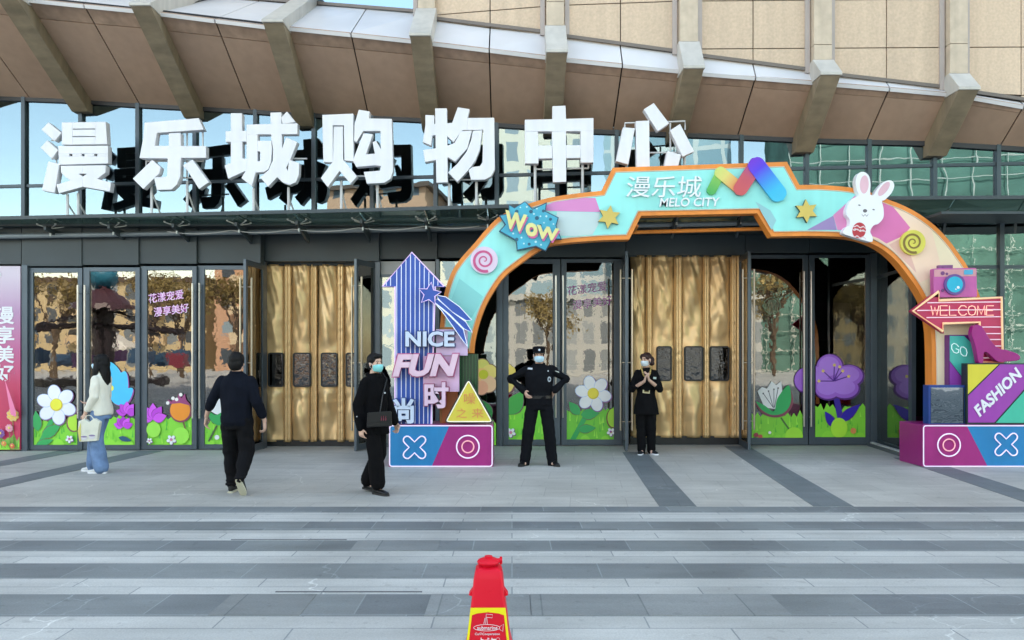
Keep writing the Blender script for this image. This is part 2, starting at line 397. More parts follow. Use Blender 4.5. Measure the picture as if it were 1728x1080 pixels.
for i in range(len(LIPC)-1):
    a, b = LIPC[i], LIPC[i+1]
    hw = 15
    xs = [a+hw, (a+b)/2-1.2, (a+b)/2+1.2, b-hw]
    for s in (0, 2):
        p0, p1 = xs[s], xs[s+1]
        A0, A1, B0, B1 = lip(p0), lip(p1), sof(p0), sof(p1)
        t0 = A0.lerp(B0, .17); t1 = A1.lerp(B1, .17); u0 = A0.lerp(B0, .178); u1 = A1.lerp(B1, .178)
        nrm = (B0-A0).cross(A1-A0).normalized()
        if nrm.z < 0: nrm = -nrm
        if i > 0:
            bm = new(); slab(bm, [u0, u1, B1, B0], nrm*.02); ob("soffit_panel", bm, M_soffit, mall)
            bm = new(); slab(bm, [A0, A1, t1, t0], nrm*.02); ob("soffit_trim", bm, M_trim, mall)
    A0, A1, B0, B1 = lip(a), lip(b), sof(a), sof(b)
    slab(back, [A0+Vector((0,.05,.02)), A1+Vector((0,.05,.02)), B1+Vector((0,.04,.06)), B0+Vector((0,.04,.06))], (0, .05, .06))
    # ledge over the lip
    c0, c1 = a+13, b-13
    L0, L1, W0, W1 = lip(c0), lip(c1), wal(c0), wal(c1)
    Lm, Wm = lip((a+b)/2), wal((a+b)/2)
    bm = new()
    slab(bm, [L0, Lm+Vector((-.01,0,0)), Wm+Vector((-.01,.02,0)), W0+Vector((0,.02,0))], (0, .02, -.05))
    slab(bm, [Lm+Vector((.01,0,0)), L1, W1+Vector((0,.02,0)), Wm+Vector((.01,.02,0))], (0, .02, -.05))
    ob("ledge_sheet", bm, M_ledge, mall)
    # dark flashing at the foot of the cladding
    bm = new(); slab(bm, [W0+Vector((0,-.03,.0)), W1+Vector((0,-.03,0)), W1+Vector((0,-.03,.05)), W0+Vector((0,-.03,.05))], (0, .03, 0)); ob("wall_flashing", bm, mat("grey brown flashing", (.16, .13, .11), .5), mall)
    # cladding of the bay: courses of panels with open joints
    if i == 4:
        bm = new(); slab(bm, [W0, W1, Vector((W1.x, W1.y, 9)), Vector((W0.x, W0.y, 9))], (0, .03, 0)); ob("blue_window", bm, G_blue, mall)
        bm = new(); slab(bm, [W0+Vector((0,.3,0)), W1+Vector((0,.3,0)), Vector((W1.x, W1.y+.3, 9)), Vector((W0.x, W0.y+.3, 9))], (0, .1, 0)); ob("window_backing", bm, M_dark, mall)
    else:
        bm = new(); g = .008; zr = 7.05
        zl = [zr - .735*j for j in range(4, -4, -1)]
        for s in range(2):
            f0, f1 = s/2, (s+1)/2
            p = W0.lerp(W1, f0); q = W0.lerp(W1, f1)
            for z0, z1 in zip(zl, zl[1:]):
                if z1 < min(p.z, q.z) + .03: continue
                za, zb = max(z0+g, p.z), max(z0+g, q.z)
                if za > z1-g or zb > z1-g: continue
                slab(bm, [Vector((p.x+g, p.y, za)), Vector((q.x-g, q.y, zb)), Vector((q.x-g, q.y, z1-g)), Vector((p.x+g, p.y, z1-g))], (0, .03, 0))
        ob("wall_cladding", bm, M_stone, mall)
        bm = new(); slab(bm, [W0+Vector((0,.05,0)), W1+Vector((0,.05,0)), Vector((W1.x, W1.y+.05, 9.3)), Vector((W0.x, W0.y+.05, 9.3))], (0, .1, 0)); ob("wall_backing", bm, M_joint, mall)
    bm = new(); zt = 9.0 if i == 4 else 7.05+.735*3
    slab(bm, [Vector((lip(a).x, wal(a).y, zt)), Vector((lip(b).x, wal(b).y, zt)), Vector((lip(b).x, wal(b).y, TOP)), Vector((lip(a).x, wal(a).y, TOP))], (0, .3, 0)); ob("upper_wall", bm, M_plaster, mall)
ob("soffit_backing", back, M_joint, mall)
# ribs: front edge height, foot height, top of the capped block
RIBY = {1: (-40, 180, -140), 2: (-12, 188, -70), 3: (8, 198, -35), 4: (36, 213, -8), 5: (59, 220, 14), 6: (87, 227, 43), 7: (114, 240, 70), 8: (125, 257, 101), 9: (150, 263, 124), 10: (180, 275, 150)}
for i, (yf, ye, yg) in RIBY.items():
    px = LIPC[i]; X = (px-CX)*DL/F; hw = .148
    Fp = P(px, yf, 11.33); q = at_g(px); E = P(q, ye, Dg(q)-.14); q2 = at_w(px); dw = lerp(DWAL, q2)
    G = P(q2, yg, dw-.14); S = sof(px)
    def yz(v, dy=0, dz=0): return (v.y+dy, v.z+dz)
    S0 = lip(px)
    # body under the lip
    prof = [yz(Fp), yz(E), (E.y+.16, E.z), (S.y+.03, S.z+.3), (DL+.05, S0.z+.06), (DL+.02, Fp.z-.004)]
    bm = new()
    slab(bm, [(X-hw, a, b) for a, b in prof], (2*hw, 0, 0)); ob("rib", bm, M_rib, mall, bevel=.008)
    # pale cap running up to the pilaster
    capr = [(Fp.y-.012, Fp.z-.012), (Fp.y-.012, Fp.z+.03), yz(G, -.006, 0), (G.y+.2, G.z-.02), (DL+.28, S0.z-.02), (DL+.06, Fp.z-.012)]
    bm = new(); slab(bm, [(X-hw-.012, a, b) for a, b in capr], (2*hw+.024, 0, 0)); ob("rib_cap", bm, M_ribtop, mall, bevel=.006)
    bm = new(); pw = .135
    z = G.z
    while z < 9.2:
        z1 = min(9.2, (math.floor((z-7.05)/.735+1e-6)+1)*.735+7.05)
        box(bm, X-pw, X+pw, G.y, G.y+.3, z+.004, z1-.004); z = z1
    ob("pilaster", bm, M_pil, mall, bevel=.004)
    for s in (-1, 1):
        bm = new(); box(bm, X+s*(pw+.055)-.035, X+s*(pw+.055)+.035, dw-.03, dw+.03, wal(px).z, 9.2); ob("pilaster_flashing", bm, mat("pinkish drip flashing", (.42, .36, .33), .5), mall)
# upper glass
ML = [-150, -54, 42, 138, 234, 330, 432, 530, 628, 735, 838, 940, 1040, 1145, 1250, 1360, 1465, 1575, 1682, 1792, 1902]
def gp(px, z): 
    v = P(px, 0, Dg(px)); return Vector((v.x, v.y, z))
ZT = lambda px: P(px, 315-.0225*px, Dg(px)).z
for a, b in zip(ML, ML[1:]):
    for lo, hi in ((3.72, None), (None, 7.2)):
        z0a, z0b = (3.72, 3.72) if lo else (ZT(a)+.02, ZT(b)+.02)
        z1a, z1b = (ZT(a)-.02, ZT(b)-.02) if lo else (7.0, 7.0)
        bm = new(); slab(bm, [gp(a, z0a), gp(b, z0b), gp(b, z1b), gp(a, z1a)], (0, .012, 0)); ob("window_pane", bm, G_up, mall)
    bm = new(); slab(bm, [gp(a, ZT(a)-.025)+Vector((.03,-.03,0)), gp(b, ZT(b)-.025)+Vector((-.03,-.03,0)), gp(b, ZT(b)+.025)+Vector((-.03,-.03,0)), gp(a, ZT(a)+.025)+Vector((.03,-.03,0))], (0, .06, 0)); ob("transom", bm, M_mull, mall)
for a in ML:
    p = gp(a, 0); bm = new(); box(bm, p.x-.032, p.x+.032, p.y-.06, p.y+.06, 3.72, 7.0); ob("mullion", bm, M_mull, mall)
bm = new()      # dark strip where glass meets soffit
for a, b in zip(range(-200, 1900, 60), range(-140, 1960, 60)):
    u, v = P(a, lerp(YSOF, a), Dg(a)-.05), P(b, lerp(YSOF, b), Dg(b)-.05)
    slab(bm, [u+Vector((0,0,-.05)), v+Vector((0,0,-.05)), v+Vector((0,0,.06)), u+Vector((0,0,.06))], (0, .04, 0))
ob("soffit_edge", bm, mat("dark edge profile", (.03, .03, .035), .5), mall)
# shell added to block the sun and keep the inside dark
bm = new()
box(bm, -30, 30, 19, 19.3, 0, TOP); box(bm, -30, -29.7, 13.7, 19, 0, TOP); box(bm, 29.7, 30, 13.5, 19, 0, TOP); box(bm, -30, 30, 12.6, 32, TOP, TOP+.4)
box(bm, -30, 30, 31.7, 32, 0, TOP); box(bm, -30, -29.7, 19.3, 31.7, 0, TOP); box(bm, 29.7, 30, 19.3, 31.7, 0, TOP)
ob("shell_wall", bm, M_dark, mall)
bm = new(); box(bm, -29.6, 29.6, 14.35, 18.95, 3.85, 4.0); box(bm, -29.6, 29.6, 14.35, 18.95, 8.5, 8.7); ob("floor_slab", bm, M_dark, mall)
bm = new()
for x in (-9.5, -5.2, -.6, 3.2, 8.2):
    box(bm, x-.35, x+.35, 16.2, 16.9, 0, 3.85)
ob("interior_column", bm, mat("interior column stone", (.2, .18, .16), .5), mall)
bm = new()
for x0, x1, z1 in ((-9, -6, 1.3), (-4, -1.2, 1.1), (.4, 2.6, 1.4), (4.8, 8, 1.2)):
    box(bm, x0, x1, 17.4, 18.2, 0, z1); box(bm, x0-.2, x1+.2, 18.7, 18.94, 2.0, 2.9)
ob("shop_counter", bm, mat("shop counter laminate", (.16, .1, .17), .4, var=.5, vscale=1.5), mall)
# facade outside the frame at either side
bm = new(); box(bm, -30, -9.6, 13.3, 13.6, 0, 7.4); box(bm, 9.9, 30, 12.1, 12.4, 0, 7.0); ob("side_wall", bm, M_plaster, mall)
bm = new(); box(bm, -30, -15.5, 13.3, 13.6, 7.4, TOP); box(bm, 13.2, 30, 12.1, 12.4, 7.0, TOP); ob("upper_side_wall", bm, M_plaster, mall)

# ------------------------------------------------------------------ canopy
YC = [(-180,373),(0,370),(600,357),(850,350),(1400,337),(1728,335),(1920,334)]
ZC = 3.85; ZB = 3.79
Dc = lambda px: max(Dg(px)-1.05, 11.86)
Zf = lambda px: P(px, lerp(YC, px), Dc(px)).z
def cp(px, d, z):
    return Vector(((px-CX)*d/F, d, z))
canopy = thing("glass_canopy", "dark green glass canopy on steel brackets above the mall doors", "canopy", (0, 12.2, ZC))
br = [-45, 63, 172, 282, 390, 494, 605, 715, 822, 930, 1040, 1150, 1262, 1374, 1496, 1612, 1730, 1850]
for a, b in zip(br, br[1:]):
    bm = new()
    A, B = cp(a, Dc(a), Zf(a)), cp(b, Dc(b), Zf(b)); C_, D_ = gp(b, ZB), gp(a, ZB)
    C_.y -= .07; D_.y -= .07
    slab(bm, [A+Vector((.008,0,0)), B-Vector((.008,0,0)), Vector((B.x-.008, C_.y, ZB)), Vector((A.x+.008, D_.y, ZB))], (0, 0, .03)); ob("canopy_glass", bm, G_can, canopy)
    bm = new(); slab(bm, [A+Vector((0,-.02,-.01)), B+Vector((0,-.02,-.01)), B+Vector((0,-.02,.045)), A+Vector((0,-.02,.045))], (0, .017, 0)); ob("edge_profile", bm, M_fascia, canopy)
for a in br:
    d0 = Dc(a); p = cp(a, d0, ZC); zf = Zf(a); yw = Dg(a)-.1
    bm = new()
    slab(bm, [(p.x-.02, yw, ZB-.26), (p.x-.02, yw, ZB-.08), (p.x-.02, d0+.2, zf-.09), (p.x-.02, d0+.2, zf-.15)], (.04, 0, 0))
    ob("bracket_arm", bm, M_fascia, canopy)
    bm = new(); c = Vector((p.x, d0+.36, zf-.09-(zf-ZB)*.35))
    tube(bm, [c+Vector((0,0,-.12)), c], .016, 8)
    for sx, sy in ((-1,-1),(1,-1),(-1,1),(1,1)):
        e = c + Vector((sx*.15, sy*.12, .05)); tube(bm, [c, e], .009, 6); tube(bm, [e, e+Vector((0,0,.018))], .017, 8)
    ob("spider_fitting", bm, mat("dull steel fitting", (.4, .42, .42), .4, .5), canopy)
bm = new()
tube(bm, [P(a, lerp([(-180,402),(0,399),(640,388),(1400,374),(1728,368),(1920,365)], a), min(Dg(a)-.2, 12.98)) for a in range(-150, 1900, 50)], .042, 10)
ob("canopy_pipe", bm, M_pipe, canopy, smooth=True)
bm = new(); pts = []
for a, b in zip(br[3:8], br[4:9]):
    for t in range(8):
        q = a+(b-a)*t/8; pts.append(cp(q, Dc(q)+.4, Zf(q)-.19-.05*math.sin(math.pi*t/8)))
tube(bm, pts, .007, 6)
tag(ob("cable", bm, mat("pale cable", (.4, .4, .38), .6)), "thin pale cable sagging between the canopy brackets", "cable")

# ------------------------------------------------------------------ entrance storey
def Dfl(y): return CH*F/(y-600)
# header sheets over the openings
bm = new()
HD = [(-60, 36, 13.13, 446), (36, 138, 13.1, 449), (138, 234, 13.12, 447), (234, 332, 13.16, 445), (332, 440, 13.22, 444), (440, 640, 13.5, 441), (640, 738, 13.6, 437), (738, 846, 13.72, 435), (846, 1056, 13.8, 434), (1056, 1258, 13.86, 430), (1258, 1366, 13.84, 427), (1366, 1478, 13.84, 426)]
for a, b, d, yb in HD:
    bm = new(); x0, x1 = P(a, 0, d).x, P(b, 0, d).x; z0 = P(a, yb, d).z
    box(bm, x0+.004, x1-.004, d, d+.2, z0, 3.79); ob("header_panel", bm, M_fascia, mall, bevel=.004)
bm = new()      # ceiling of the recess between upper glass and doors
box(bm, -9.4, 6.72, 12.9, 14.4, 3.79, 3.83)
ob("recess_ceiling", bm, M_fascia, mall)
# posts
for x0, x1, d, y0 in ((36, 46, 13.08, 447), (437, 446, 13.4, 441), (632, 641, 13.55, 440), (735, 741, 13.62, 437), (838, 848, 13.8, 435), (1050, 1061, 13.86, 433), (1250, 1263, 13.88, 430), (1470, 1481, 13.84, 427)):
    bm = new(); z = P(0, y0, d).z; box(bm, P(x0,0,d).x, P(x1,0,d).x, d, d+.16, 0, z-.002); ob("door_post", bm, M_door, mall, bevel=.004)
def tube_handle(bm, px, y0, y1, D, r=.017):
    a, b = P(px, y0, D), P(px, y1, D)
    tube(bm, [a, b], r, 8)
    for t in (.06, .5, .94):
        p = a.lerp(b, t); tube(bm, [p, p+Vector((0, .07, 0))], .009, 6)
LEAVES = {}
def leaf(key, px0, px1, y0, D, gx0, gx1, gy0, gy1, hpx, hy0, hy1, yb=None):
    yb = yb or (600 + CH*F/D - 1.2)
    zb = P(0, yb, D).z
    bm = new(); dp = .05
    X = [P(q, 0, D).x for q in (px0, gx0, gx1, px1)]; Z = [max(.012, zb)] + [P(0, q, D).z for q in (gy1, gy0, y0)]
    box(bm, X[0]+.004, X[1], D, D+dp, Z[0], Z[3]); box(bm, X[2], X[3]-.004, D, D+dp, Z[0], Z[3])
    box(bm, X[1], X[2], D, D+dp, Z[0], Z[1]); box(bm, X[1], X[2], D, D+dp, Z[2], Z[3])
    o = ob("door", bm, M_door, mall, bevel=.003)
    bm = new(); box(bm, X[1]+.002, X[2]-.002, D+.02, D+.03, Z[1]+.002, Z[2]-.002); ob("door_glass", bm, G_door, o)
    if hpx:
        bm = new(); tube_handle(bm, hpx, hy0, hy1, D-.07); ob("door_handle", bm, M_steel, o, smooth=True, angle=40)
    LEAVES[key] = (o, D+.02); return o
leaf(1, 46, 139, 452, 13.13, 56, 131, 460, 751, 131.5, 481, 706)
leaf(2, 140, 236, 451, 13.15, 151, 228, 458, 751, 143, 481, 706)
leaf(3, 237, 332, 449, 13.19, 248, 324, 456, 751, 325, 478, 706)
leaf(4, 333, 437, 448, 13.25, 345, 428, 455, 750, 336.5, 478, 706)
leaf(5, 848, 946, 437, 13.84, 858, 933, 445, 742, 938, 465, 705)
leaf(6, 947, 1050, 437, 13.84, 956, 1036, 443, 742, 950, 465, 705)
leaf(7, 1263, 1364, 430, 13.88, 1268, 1355, 436, 739, 1357, 458, 720)
leaf(8, 1365, 1470, 430, 13.88, 1375, 1461, 435, 738, 1369, 458, 720)
def open_leaf(p, q, z1, hand):
    """a leaf swung out: p hinge (x,y), q free edge (x,y)"""
    p, q = Vector((*p, 0)), Vector((*q, 0)); u = (q-p); n = Vector((-u.y, u.x, 0)).normalized()*.045
    up = Vector((0, 0, 1))
    def quad(bm, a, b, za, zb, th=n):
        A, B = p+u*a, p+u*b
        slab(bm, [A+up*za-th/2, B+up*za-th/2, B+up*zb-th/2, A+up*zb-th/2], th)
    bm = new(); quad(bm, 0, .1, .012, z1); quad(bm, .9, 1, .012, z1); quad(bm, .1, .9, .012, .12); quad(bm, .1, .9, z1-.09, z1)
    o = ob("door", bm, M_door, mall)
    bm = new(); quad(bm, .1, .9, .122, z1-.092, n*.22); ob("door_glass", bm, G_door, o)
    bm = new()
    for s in (-1, 1):
        a = p+u*.93+n*s*2.1
        tube(bm, [a+up*.35, a+up*(z1-.3)], .017, 8)
        for z in (.5, 1.5, z1-.45): tube(bm, [a+up*z, p+u*.93+up*z], .009, 6)
    ob("door_handle", bm, mat("pale bronze handle", (.42, .36, .28), .35, .7), o, smooth=True, angle=40)
    return o
open_leaf((-4.33, 13.42), (-4.38, 12.62), 3.2, 1)
OL2 = open_leaf((-2.41, 13.6), (-2.64, 12.98), 3.25, 1)
open_leaf((2.02, 13.92), (1.93, 12.98), 3.38, 1)
open_leaf((4.12, 13.92), (4.05, 13.15), 3.4, 1)
# fixed lights beside the arrow and by the arch
def light(px0, px1, y0, y1, D, name="side_pane", m=None):
    bm = new(); pbox(bm, px0, px1, y0, y1, D, .012); return ob(name, bm, m or G_side, mall)
SP1 = light(642, 734, 466, 758, 13.68); light(642, 734, 441, 463, 13.68, "blind_pane", mat("pale roller blind", (.5, .5, .5), .7)); light(742, 837, 441, 752, 13.74)
bm = new(); pbox(bm, 641, 735, 463, 467, 13.64, .05); pbox(bm, 641, 735, 753, 758, 13.64, .05); ob("side_transom", bm, M_door, mall)
# right bay: a return of glass and a front pane
ret0, ret1 = (6.56, 13.86), (6.40, 12.32)
def vpane(p, q, z0, z1, name="side_pane", th=.012, m=None, inset_=0):
    p, q = Vector((*p, 0)), Vector((*q, 0)); u = (q-p).normalized(); n = Vector((-u.y, u.x, 0))*th
    p += u*inset_; q -= u*inset_
    bm = new(); slab(bm, [p+Vector((0,0,z0)), q+Vector((0,0,z0)), q+Vector((0,0,z1)), p+Vector((0,0,z1))], n); return ob(name, bm, m or G_side, mall)
fr = [ret1, (7.78, 12.27), (9.0, 12.22), (9.9, 12.18)]
seq = [ret0, ret1] + fr[1:]
for a, b in zip(seq, seq[1:]):
    vpane(a, b, .1, 3.0, inset_=.03); vpane(a, b, 3.06, 3.72, inset_=.03)
    vpane(a, b, 3.0, 3.06, "side_transom", .07, M_mull); vpane(a, b, 0, .1, "side_base", .08, M_mull)
for a in seq[1:]:
    bm = new(); box(bm, a[0]-.035, a[0]+.035, a[1]-.05, a[1]+.05, 0, 3.75); ob("side_mullion", bm, M_mull, mall)
bm = new(); box(bm, 6.3, 9.9, 11.3, 12.1, 3.70, 3.735); ob("bay_ceiling", bm, M_fascia, mall)
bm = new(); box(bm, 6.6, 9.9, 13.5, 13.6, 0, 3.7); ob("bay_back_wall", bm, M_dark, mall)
# low kerb along the return
bm = new(); slab(bm, [(6.50, 13.84, 0), (6.34, 12.3, 0), (6.22, 12.3, 0), (6.38, 13.84, 0)], (0, 0, .05)); ob("kerb", bm, mat("dark kerb stone", (.08, .09, .1), .5), mall)
bm = new(); slab(bm, [(6.50, 13.84, .05), (6.34, 12.3, .05), (6.27, 12.3, .05), (6.43, 13.84, .05)], (0, 0, .02)); ob("kerb_strip", bm, mat("pale kerb strip", (.55, .55, .53), .5), mall)

# ------------------------------------------------------------------ quilted curtains hanging in the two open doorways
M_gold = mat("gold quilted satin", (.80, .535, .26), .37, .42, var=.04, vscale=2, bump=.06, bscale=14)
M_vinyl = glass("clear vinyl window", .055, (.9, .92, .95), (.03, .03, .032), wave=1.1, wscale=9, det=2)
M_rubber = mat("black rubber frame", (.012, .012, .013), .5)
def curtain(label, seams, D, y0, y1, wins, wy0, wy1):
    t = thing("door_curtain", label, "curtain", P((seams[0]+seams[-1])/2, 600+CH*F/D, D), "padded curtains in the open doorways")
    for i, (a, b) in enumerate(zip(seams, seams[1:])):
        bm = new(); nx, nz = 26, 60; grid = []
        rib = (b-a) < 14
        for k in range(nz+1):
            row = []; yy = y0+(y1-y0)*k/nz; fz = k/nz
            for j in range(nx+1):
                f = j/nx; px = a+(b-a)*f; p = P(px, yy, D)
                if rib:
                    d = -.065*math.sin(math.pi*f)**.5 + .03*math.exp(-((f-.5)/.13)**2) + .010*math.sin(fz*150+f*2+3*noise.noise(Vector((fz*9, i, 0)))) + .009*math.sin(f*12)
                else:
                    e = math.sin(math.pi*f)
                    sk = p.z*(.9 if i % 4 else -.7); rg = lambda a, b, c: 1-2*abs(noise.noise(Vector((a, b, c)))); nzv = (rg(p.x*2.6+sk*.5+i*3, 1, p.z*.4)-.5)*.045*(.4+fz) + noise.noise(Vector((p.x*2, 2+i, p.z*12)))*.006*(1.2-e) + noise.noise(Vector((p.x*3.2+sk*1.3+i*9, 0, p.z*.9+i)))*.085 + noise.noise(Vector((p.x*5.5-sk*2.2+i*5, 3, p.z*1.6)))*.045 + noise.noise(Vector((p.x*2.2, 7+i, p.z*6)))*.02
                    d = .035-.10*e**.6 + nzv*(.35+.65*e)
                    d += .012*math.sin((f*3+p.z*2.2+i)*6)*max(0, 1-fz*2.2)*e
                    if wy0-10 < yy < wy1+12: d = d*.25-.03*e
                    if abs(yy-(wy1+16)) < 3.2 or abs(yy-(y0+8)) < 3: d += .02
                row.append(bm.verts.new(p+Vector((0, d, 0))))
            grid.append(row)
        for k in range(nz):
            for j in range(nx): bm.faces.new((grid[k][j], grid[k][j+1], grid[k+1][j+1], grid[k+1][j]))
        o = ob("curtain_rib" if rib else "curtain_panel", bm, M_gold, t, smooth=True)
        md = o.modifiers.new("thick", 'SOLIDIFY'); md.thickness = .02; md.offset = 1
    for a, b in wins:
        out = roundpoly([(a, wy0), (b, wy0), (b, wy1), (a, wy1)], 5); inn = inset(out, 2.4)
        if area(out) < 0: out = out[::-1]
        bm = new(); A = [bm.verts.new(P(x, y, D-.10)) for x, y in out]; B = [bm.verts.new(P(x, y, D-.10)) for x, y in inn]
        C_ = [bm.verts.new(P(x, y, D-.10)+Vector((0,.05,0))) for x, y in out]; E_ = [bm.verts.new(P(x, y, D-.10)+Vector((0,.03,0))) for x, y in inn]; k = len(A)
        for q in range(k):
            r = (q+1) % k
            bm.faces.new((A[q], A[r], B[r], B[q])); bm.faces.new((A[q], A[r], C_[r], C_[q])); bm.faces.new((B[q], B[r], E_[r], E_[q]))
        o = ob("curtain_window", bm, M_rubber, t)
        bm = new(); bm.faces.new([bm.verts.new(P(x, y, D-.085)) for x, y in inn]); ob("vinyl_pane", bm, M_vinyl, o)
    bm = new(); pbox(bm, seams[0], seams[-1], y1-2, y1+12, D-.02, .02); ob("bottom_skirt", bm, M_rubber, t)
    bm = new(); pbox(bm, seams[0]-3, seams[-1]+3, y0-7, y0+1, D-.05, .08); ob("curtain_rail", bm, M_fascia, t)
curtain("gold padded curtain in the left open doorway behind the walking people", [446, 481, 491, 524, 536, 571, 580, 606, 632], 13.78, 447, 745, [(452, 478), (494, 524), (541, 569), (583, 606)], 595, 653)
curtain("gold padded curtain under the arch behind the attendant with raised hands", [1064, 1091, 1098, 1138, 1149, 1187, 1195, 1233, 1241, 1252], 14.02, 432, 738, [(1108, 1134), (1155, 1187), (1198, 1231)], 584, 643)

# ------------------------------------------------------------------ big white characters on the canopy
def letter(org, polys, label, frames, posts):
    ox, oy = org; sc = 160/1080
    allx = [ox+x*sc for p in polys for x, _ in p]; cxp = sum(allx)/len(allx)
    D = Dg(cxp)-.86
    zc_ = Zf(cxp)-.02; base = P(cxp, 0, D); t = thing("sign_character", label, "sign letter", (base.x, D, zc_), "large white characters standing on the canopy")
    bm = new()
    for i, p in enumerate(polys):
        prism(bm, [(ox+x*sc, oy+y*sc) for x, y in p], D-.0012*(i % 4), .13, 0, 1)
    # front white, edges white, back dark: edges share the face paint
    for f in bm.faces:
        f.normal_update()
    zc = D+.1
    for f in bm.faces:
        c = f.calc_center_median()
        f.material_index = 1 if c.y > zc else 0
    ob("letter_strokes", bm, [M_white, M_back], t, bevel=.006)
    Db = D+.16
    for p in frames:
        bm = new(); tube(bm, [P(ox+x*sc, oy+y*sc, Db) for x, y in p], .014, 6); ob("letter_frame", bm, M_post, t)
    for px, py in posts:
        bm = new(); a = P(px, py, Db); tube(bm, [a, Vector((a.x, Db, zc_))], .022, 8)
        tube(bm, [a+Vector((0,0,-.15)), Vector((a.x+.06, Db+.35, zc_-.02))], .014, 6)
        ob("support_post", bm, M_post, t)
letter((60,170), [[(65,330),(145,245),(295,365),(215,460)],[(55,535),(130,450),(255,560),(185,660)],[(145,690),(270,720),(215,1050),(70,1020)],
  [(298,245),(420,244),(420,500),(298,500)],[(680,240),(800,238),(815,495),(680,497)],[(420,244),(680,240),(680,316),(420,318)],[(420,328),(680,326),(680,402),(420,403)],[(420,413),(680,411),(680,497),(420,500)],
  [(255,515),(825,510),(825,604),(260,604)],[(262,632),(825,632),(825,715),(262,730)],[(258,604),(382,604),(382,632),(260,632)],[(418,604),(522,604),(522,632),(418,632)],[(556,604),(664,604),(664,632),(556,632)],[(702,604),(825,604),(825,632),(702,632)],
  [(285,740),(537,737),(537,830),(488,833),(537,860),(537,980),(265,1055),(235,955),(390,910),(290,820)],[(537,737),(800,733),(795,820),(700,890),(860,930),(845,1035),(537,980),(537,860),(585,833),(537,830)]],
  "leftmost white block character, with two short tilted dashes at its left", [[(180,450),(300,450)],[(180,660),(300,660)],[(240,520),(240,1000)]], [(114,328),(132,326)])
letter((215,180), [[(195,180),(690,140),(810,128),(870,262),(335,298),(312,445),(895,447),(895,583),(608,583),(600,800),(560,890),(500,945),(335,950),(300,805),(450,797),(458,590),(135,585),(175,380)],
  [(470,303),(605,295),(608,450),(470,450)],[(280,605),(380,690),(360,760),(180,938),(60,820)],[(740,600),(930,860),(815,938),(690,740),(630,670)]],
  "white block character with an open top above two splayed feet, second from left", [[(215,620),(870,620)],[(215,600),(215,680)],[(860,290),(860,620)],[(680,290),(680,830)],[(300,810),(760,810)]], [(256,308),(316,305)])
letter((370,170), [[(130,140),(258,140),(262,700),(130,720)],[(72,345),(310,340),(310,465),(72,470)],[(60,735),(262,655),(320,660),(310,800),(270,810),(100,890)],
  [(310,270),(890,255),(890,380),(310,385)],[(310,380),(435,380),(435,760),(410,830),(370,975),(250,880),(310,780)],[(435,455),(590,455),(600,540),(588,700),(560,780),(510,810),(415,820),(435,690),(465,685),(465,580),(435,575)],
  [(580,135),(705,130),(715,540),(760,415),(890,470),(800,690),(760,760),(780,800),(795,670),(912,710),(905,850),(870,930),(800,960),(720,930),(660,870),(555,980),(465,870),(560,790),(608,680),(612,540),(592,450)],[(705,190),(770,120),(870,245),(720,262)]],
  "white block character, third from the left, a narrow cross joined to a wide hooked stroke", [[(265,490),(320,490)],[(840,660),(1000,660)]], [(428,318),(487,316)])
letter((530,170), [[(92,160),(445,145),(450,690),(345,680),(338,280),(212,280),(215,700),(105,700)],[(222,292),(328,292),(330,670),(490,860),(415,945),(290,800),(155,985),(75,880),(215,690)],
  [(508,100),(635,122),(625,200),(885,205),(900,800),(870,890),(800,935),(600,945),(565,810),(750,795),(762,740),(755,345),(560,345),(480,470),(455,460),(460,270)],
  [(560,370),(670,380),(590,610),(690,600),(700,735),(480,755),(440,680)],[(665,470),(705,455),(765,560),(765,745),(690,735),(690,600)]],
  "white block character with a tall gate on two legs beside a hooked box", [[(480,860),(620,860)],[(280,870),(400,870)]], [(576,305),(637,308)])
letter((700,170), [[(120,160),(222,165),(222,262),(238,262),(238,390),(200,395),(185,510),(90,470),(120,280)],[(230,85),(365,85),(375,930),(245,935)],[(95,560),(240,540),(370,510),(450,480),(450,620),(370,650),(115,700)],
  [(600,195),(905,192),(912,780),(870,860),(800,898),(640,902),(612,790),(660,752),(740,745),(770,700),(780,330),(600,335)],[(490,72),(625,95),(600,200),(600,335),(545,335),(440,470),(365,400),(365,255),(425,250)],
  [(530,345),(650,340),(600,540),(460,692),(385,650),(372,520),(450,480)],[(662,340),(770,335),(740,560),(690,680),(600,800),(485,925),(378,815),(480,720),(590,580),(640,450)]],
  "white block character with a tall upright and three parallel slanting strokes", [[(400,900),(700,900)]], [(758,310),(804,304)])
letter((870,170), [[(105,215),(420,208),(420,60),(570,55),(575,205),(888,195),(888,345),(105,350)],[(105,350),(255,350),(262,715),(108,715)],[(740,345),(888,345),(888,705),(742,705)],[(415,350),(575,345),(578,925),(428,930)],[(255,510),(415,510),(418,655),(260,660)],[(575,505),(742,505),(740,652),(578,655)]],
  "white block character shaped as a wide box pierced by one central upright", [[(230,780),(430,780)],[(580,770),(835,770)],[(830,700),(830,770)]], [(903,277),(983,275)])
letter((1030,160), [[(145,368),(280,380),(205,795),(65,755)],[(290,298),(443,292),(450,870),(700,870),(780,870),(780,1000),(300,1000)],[(650,640),(805,680),(760,870),(600,870)],[(380,165),(495,92),(670,325),(540,415)],[(680,405),(795,330),(955,645),(825,705)]],
  "white character of loose tilted slabs on a tube frame, partly behind the arch", [[(290,318),(165,322),(165,370)],[(445,316),(850,300),(850,400)],[(680,320),(685,640)],[(445,660),(830,655)],[(180,780),(180,1100)]], [(1134,270),(1155,262)])

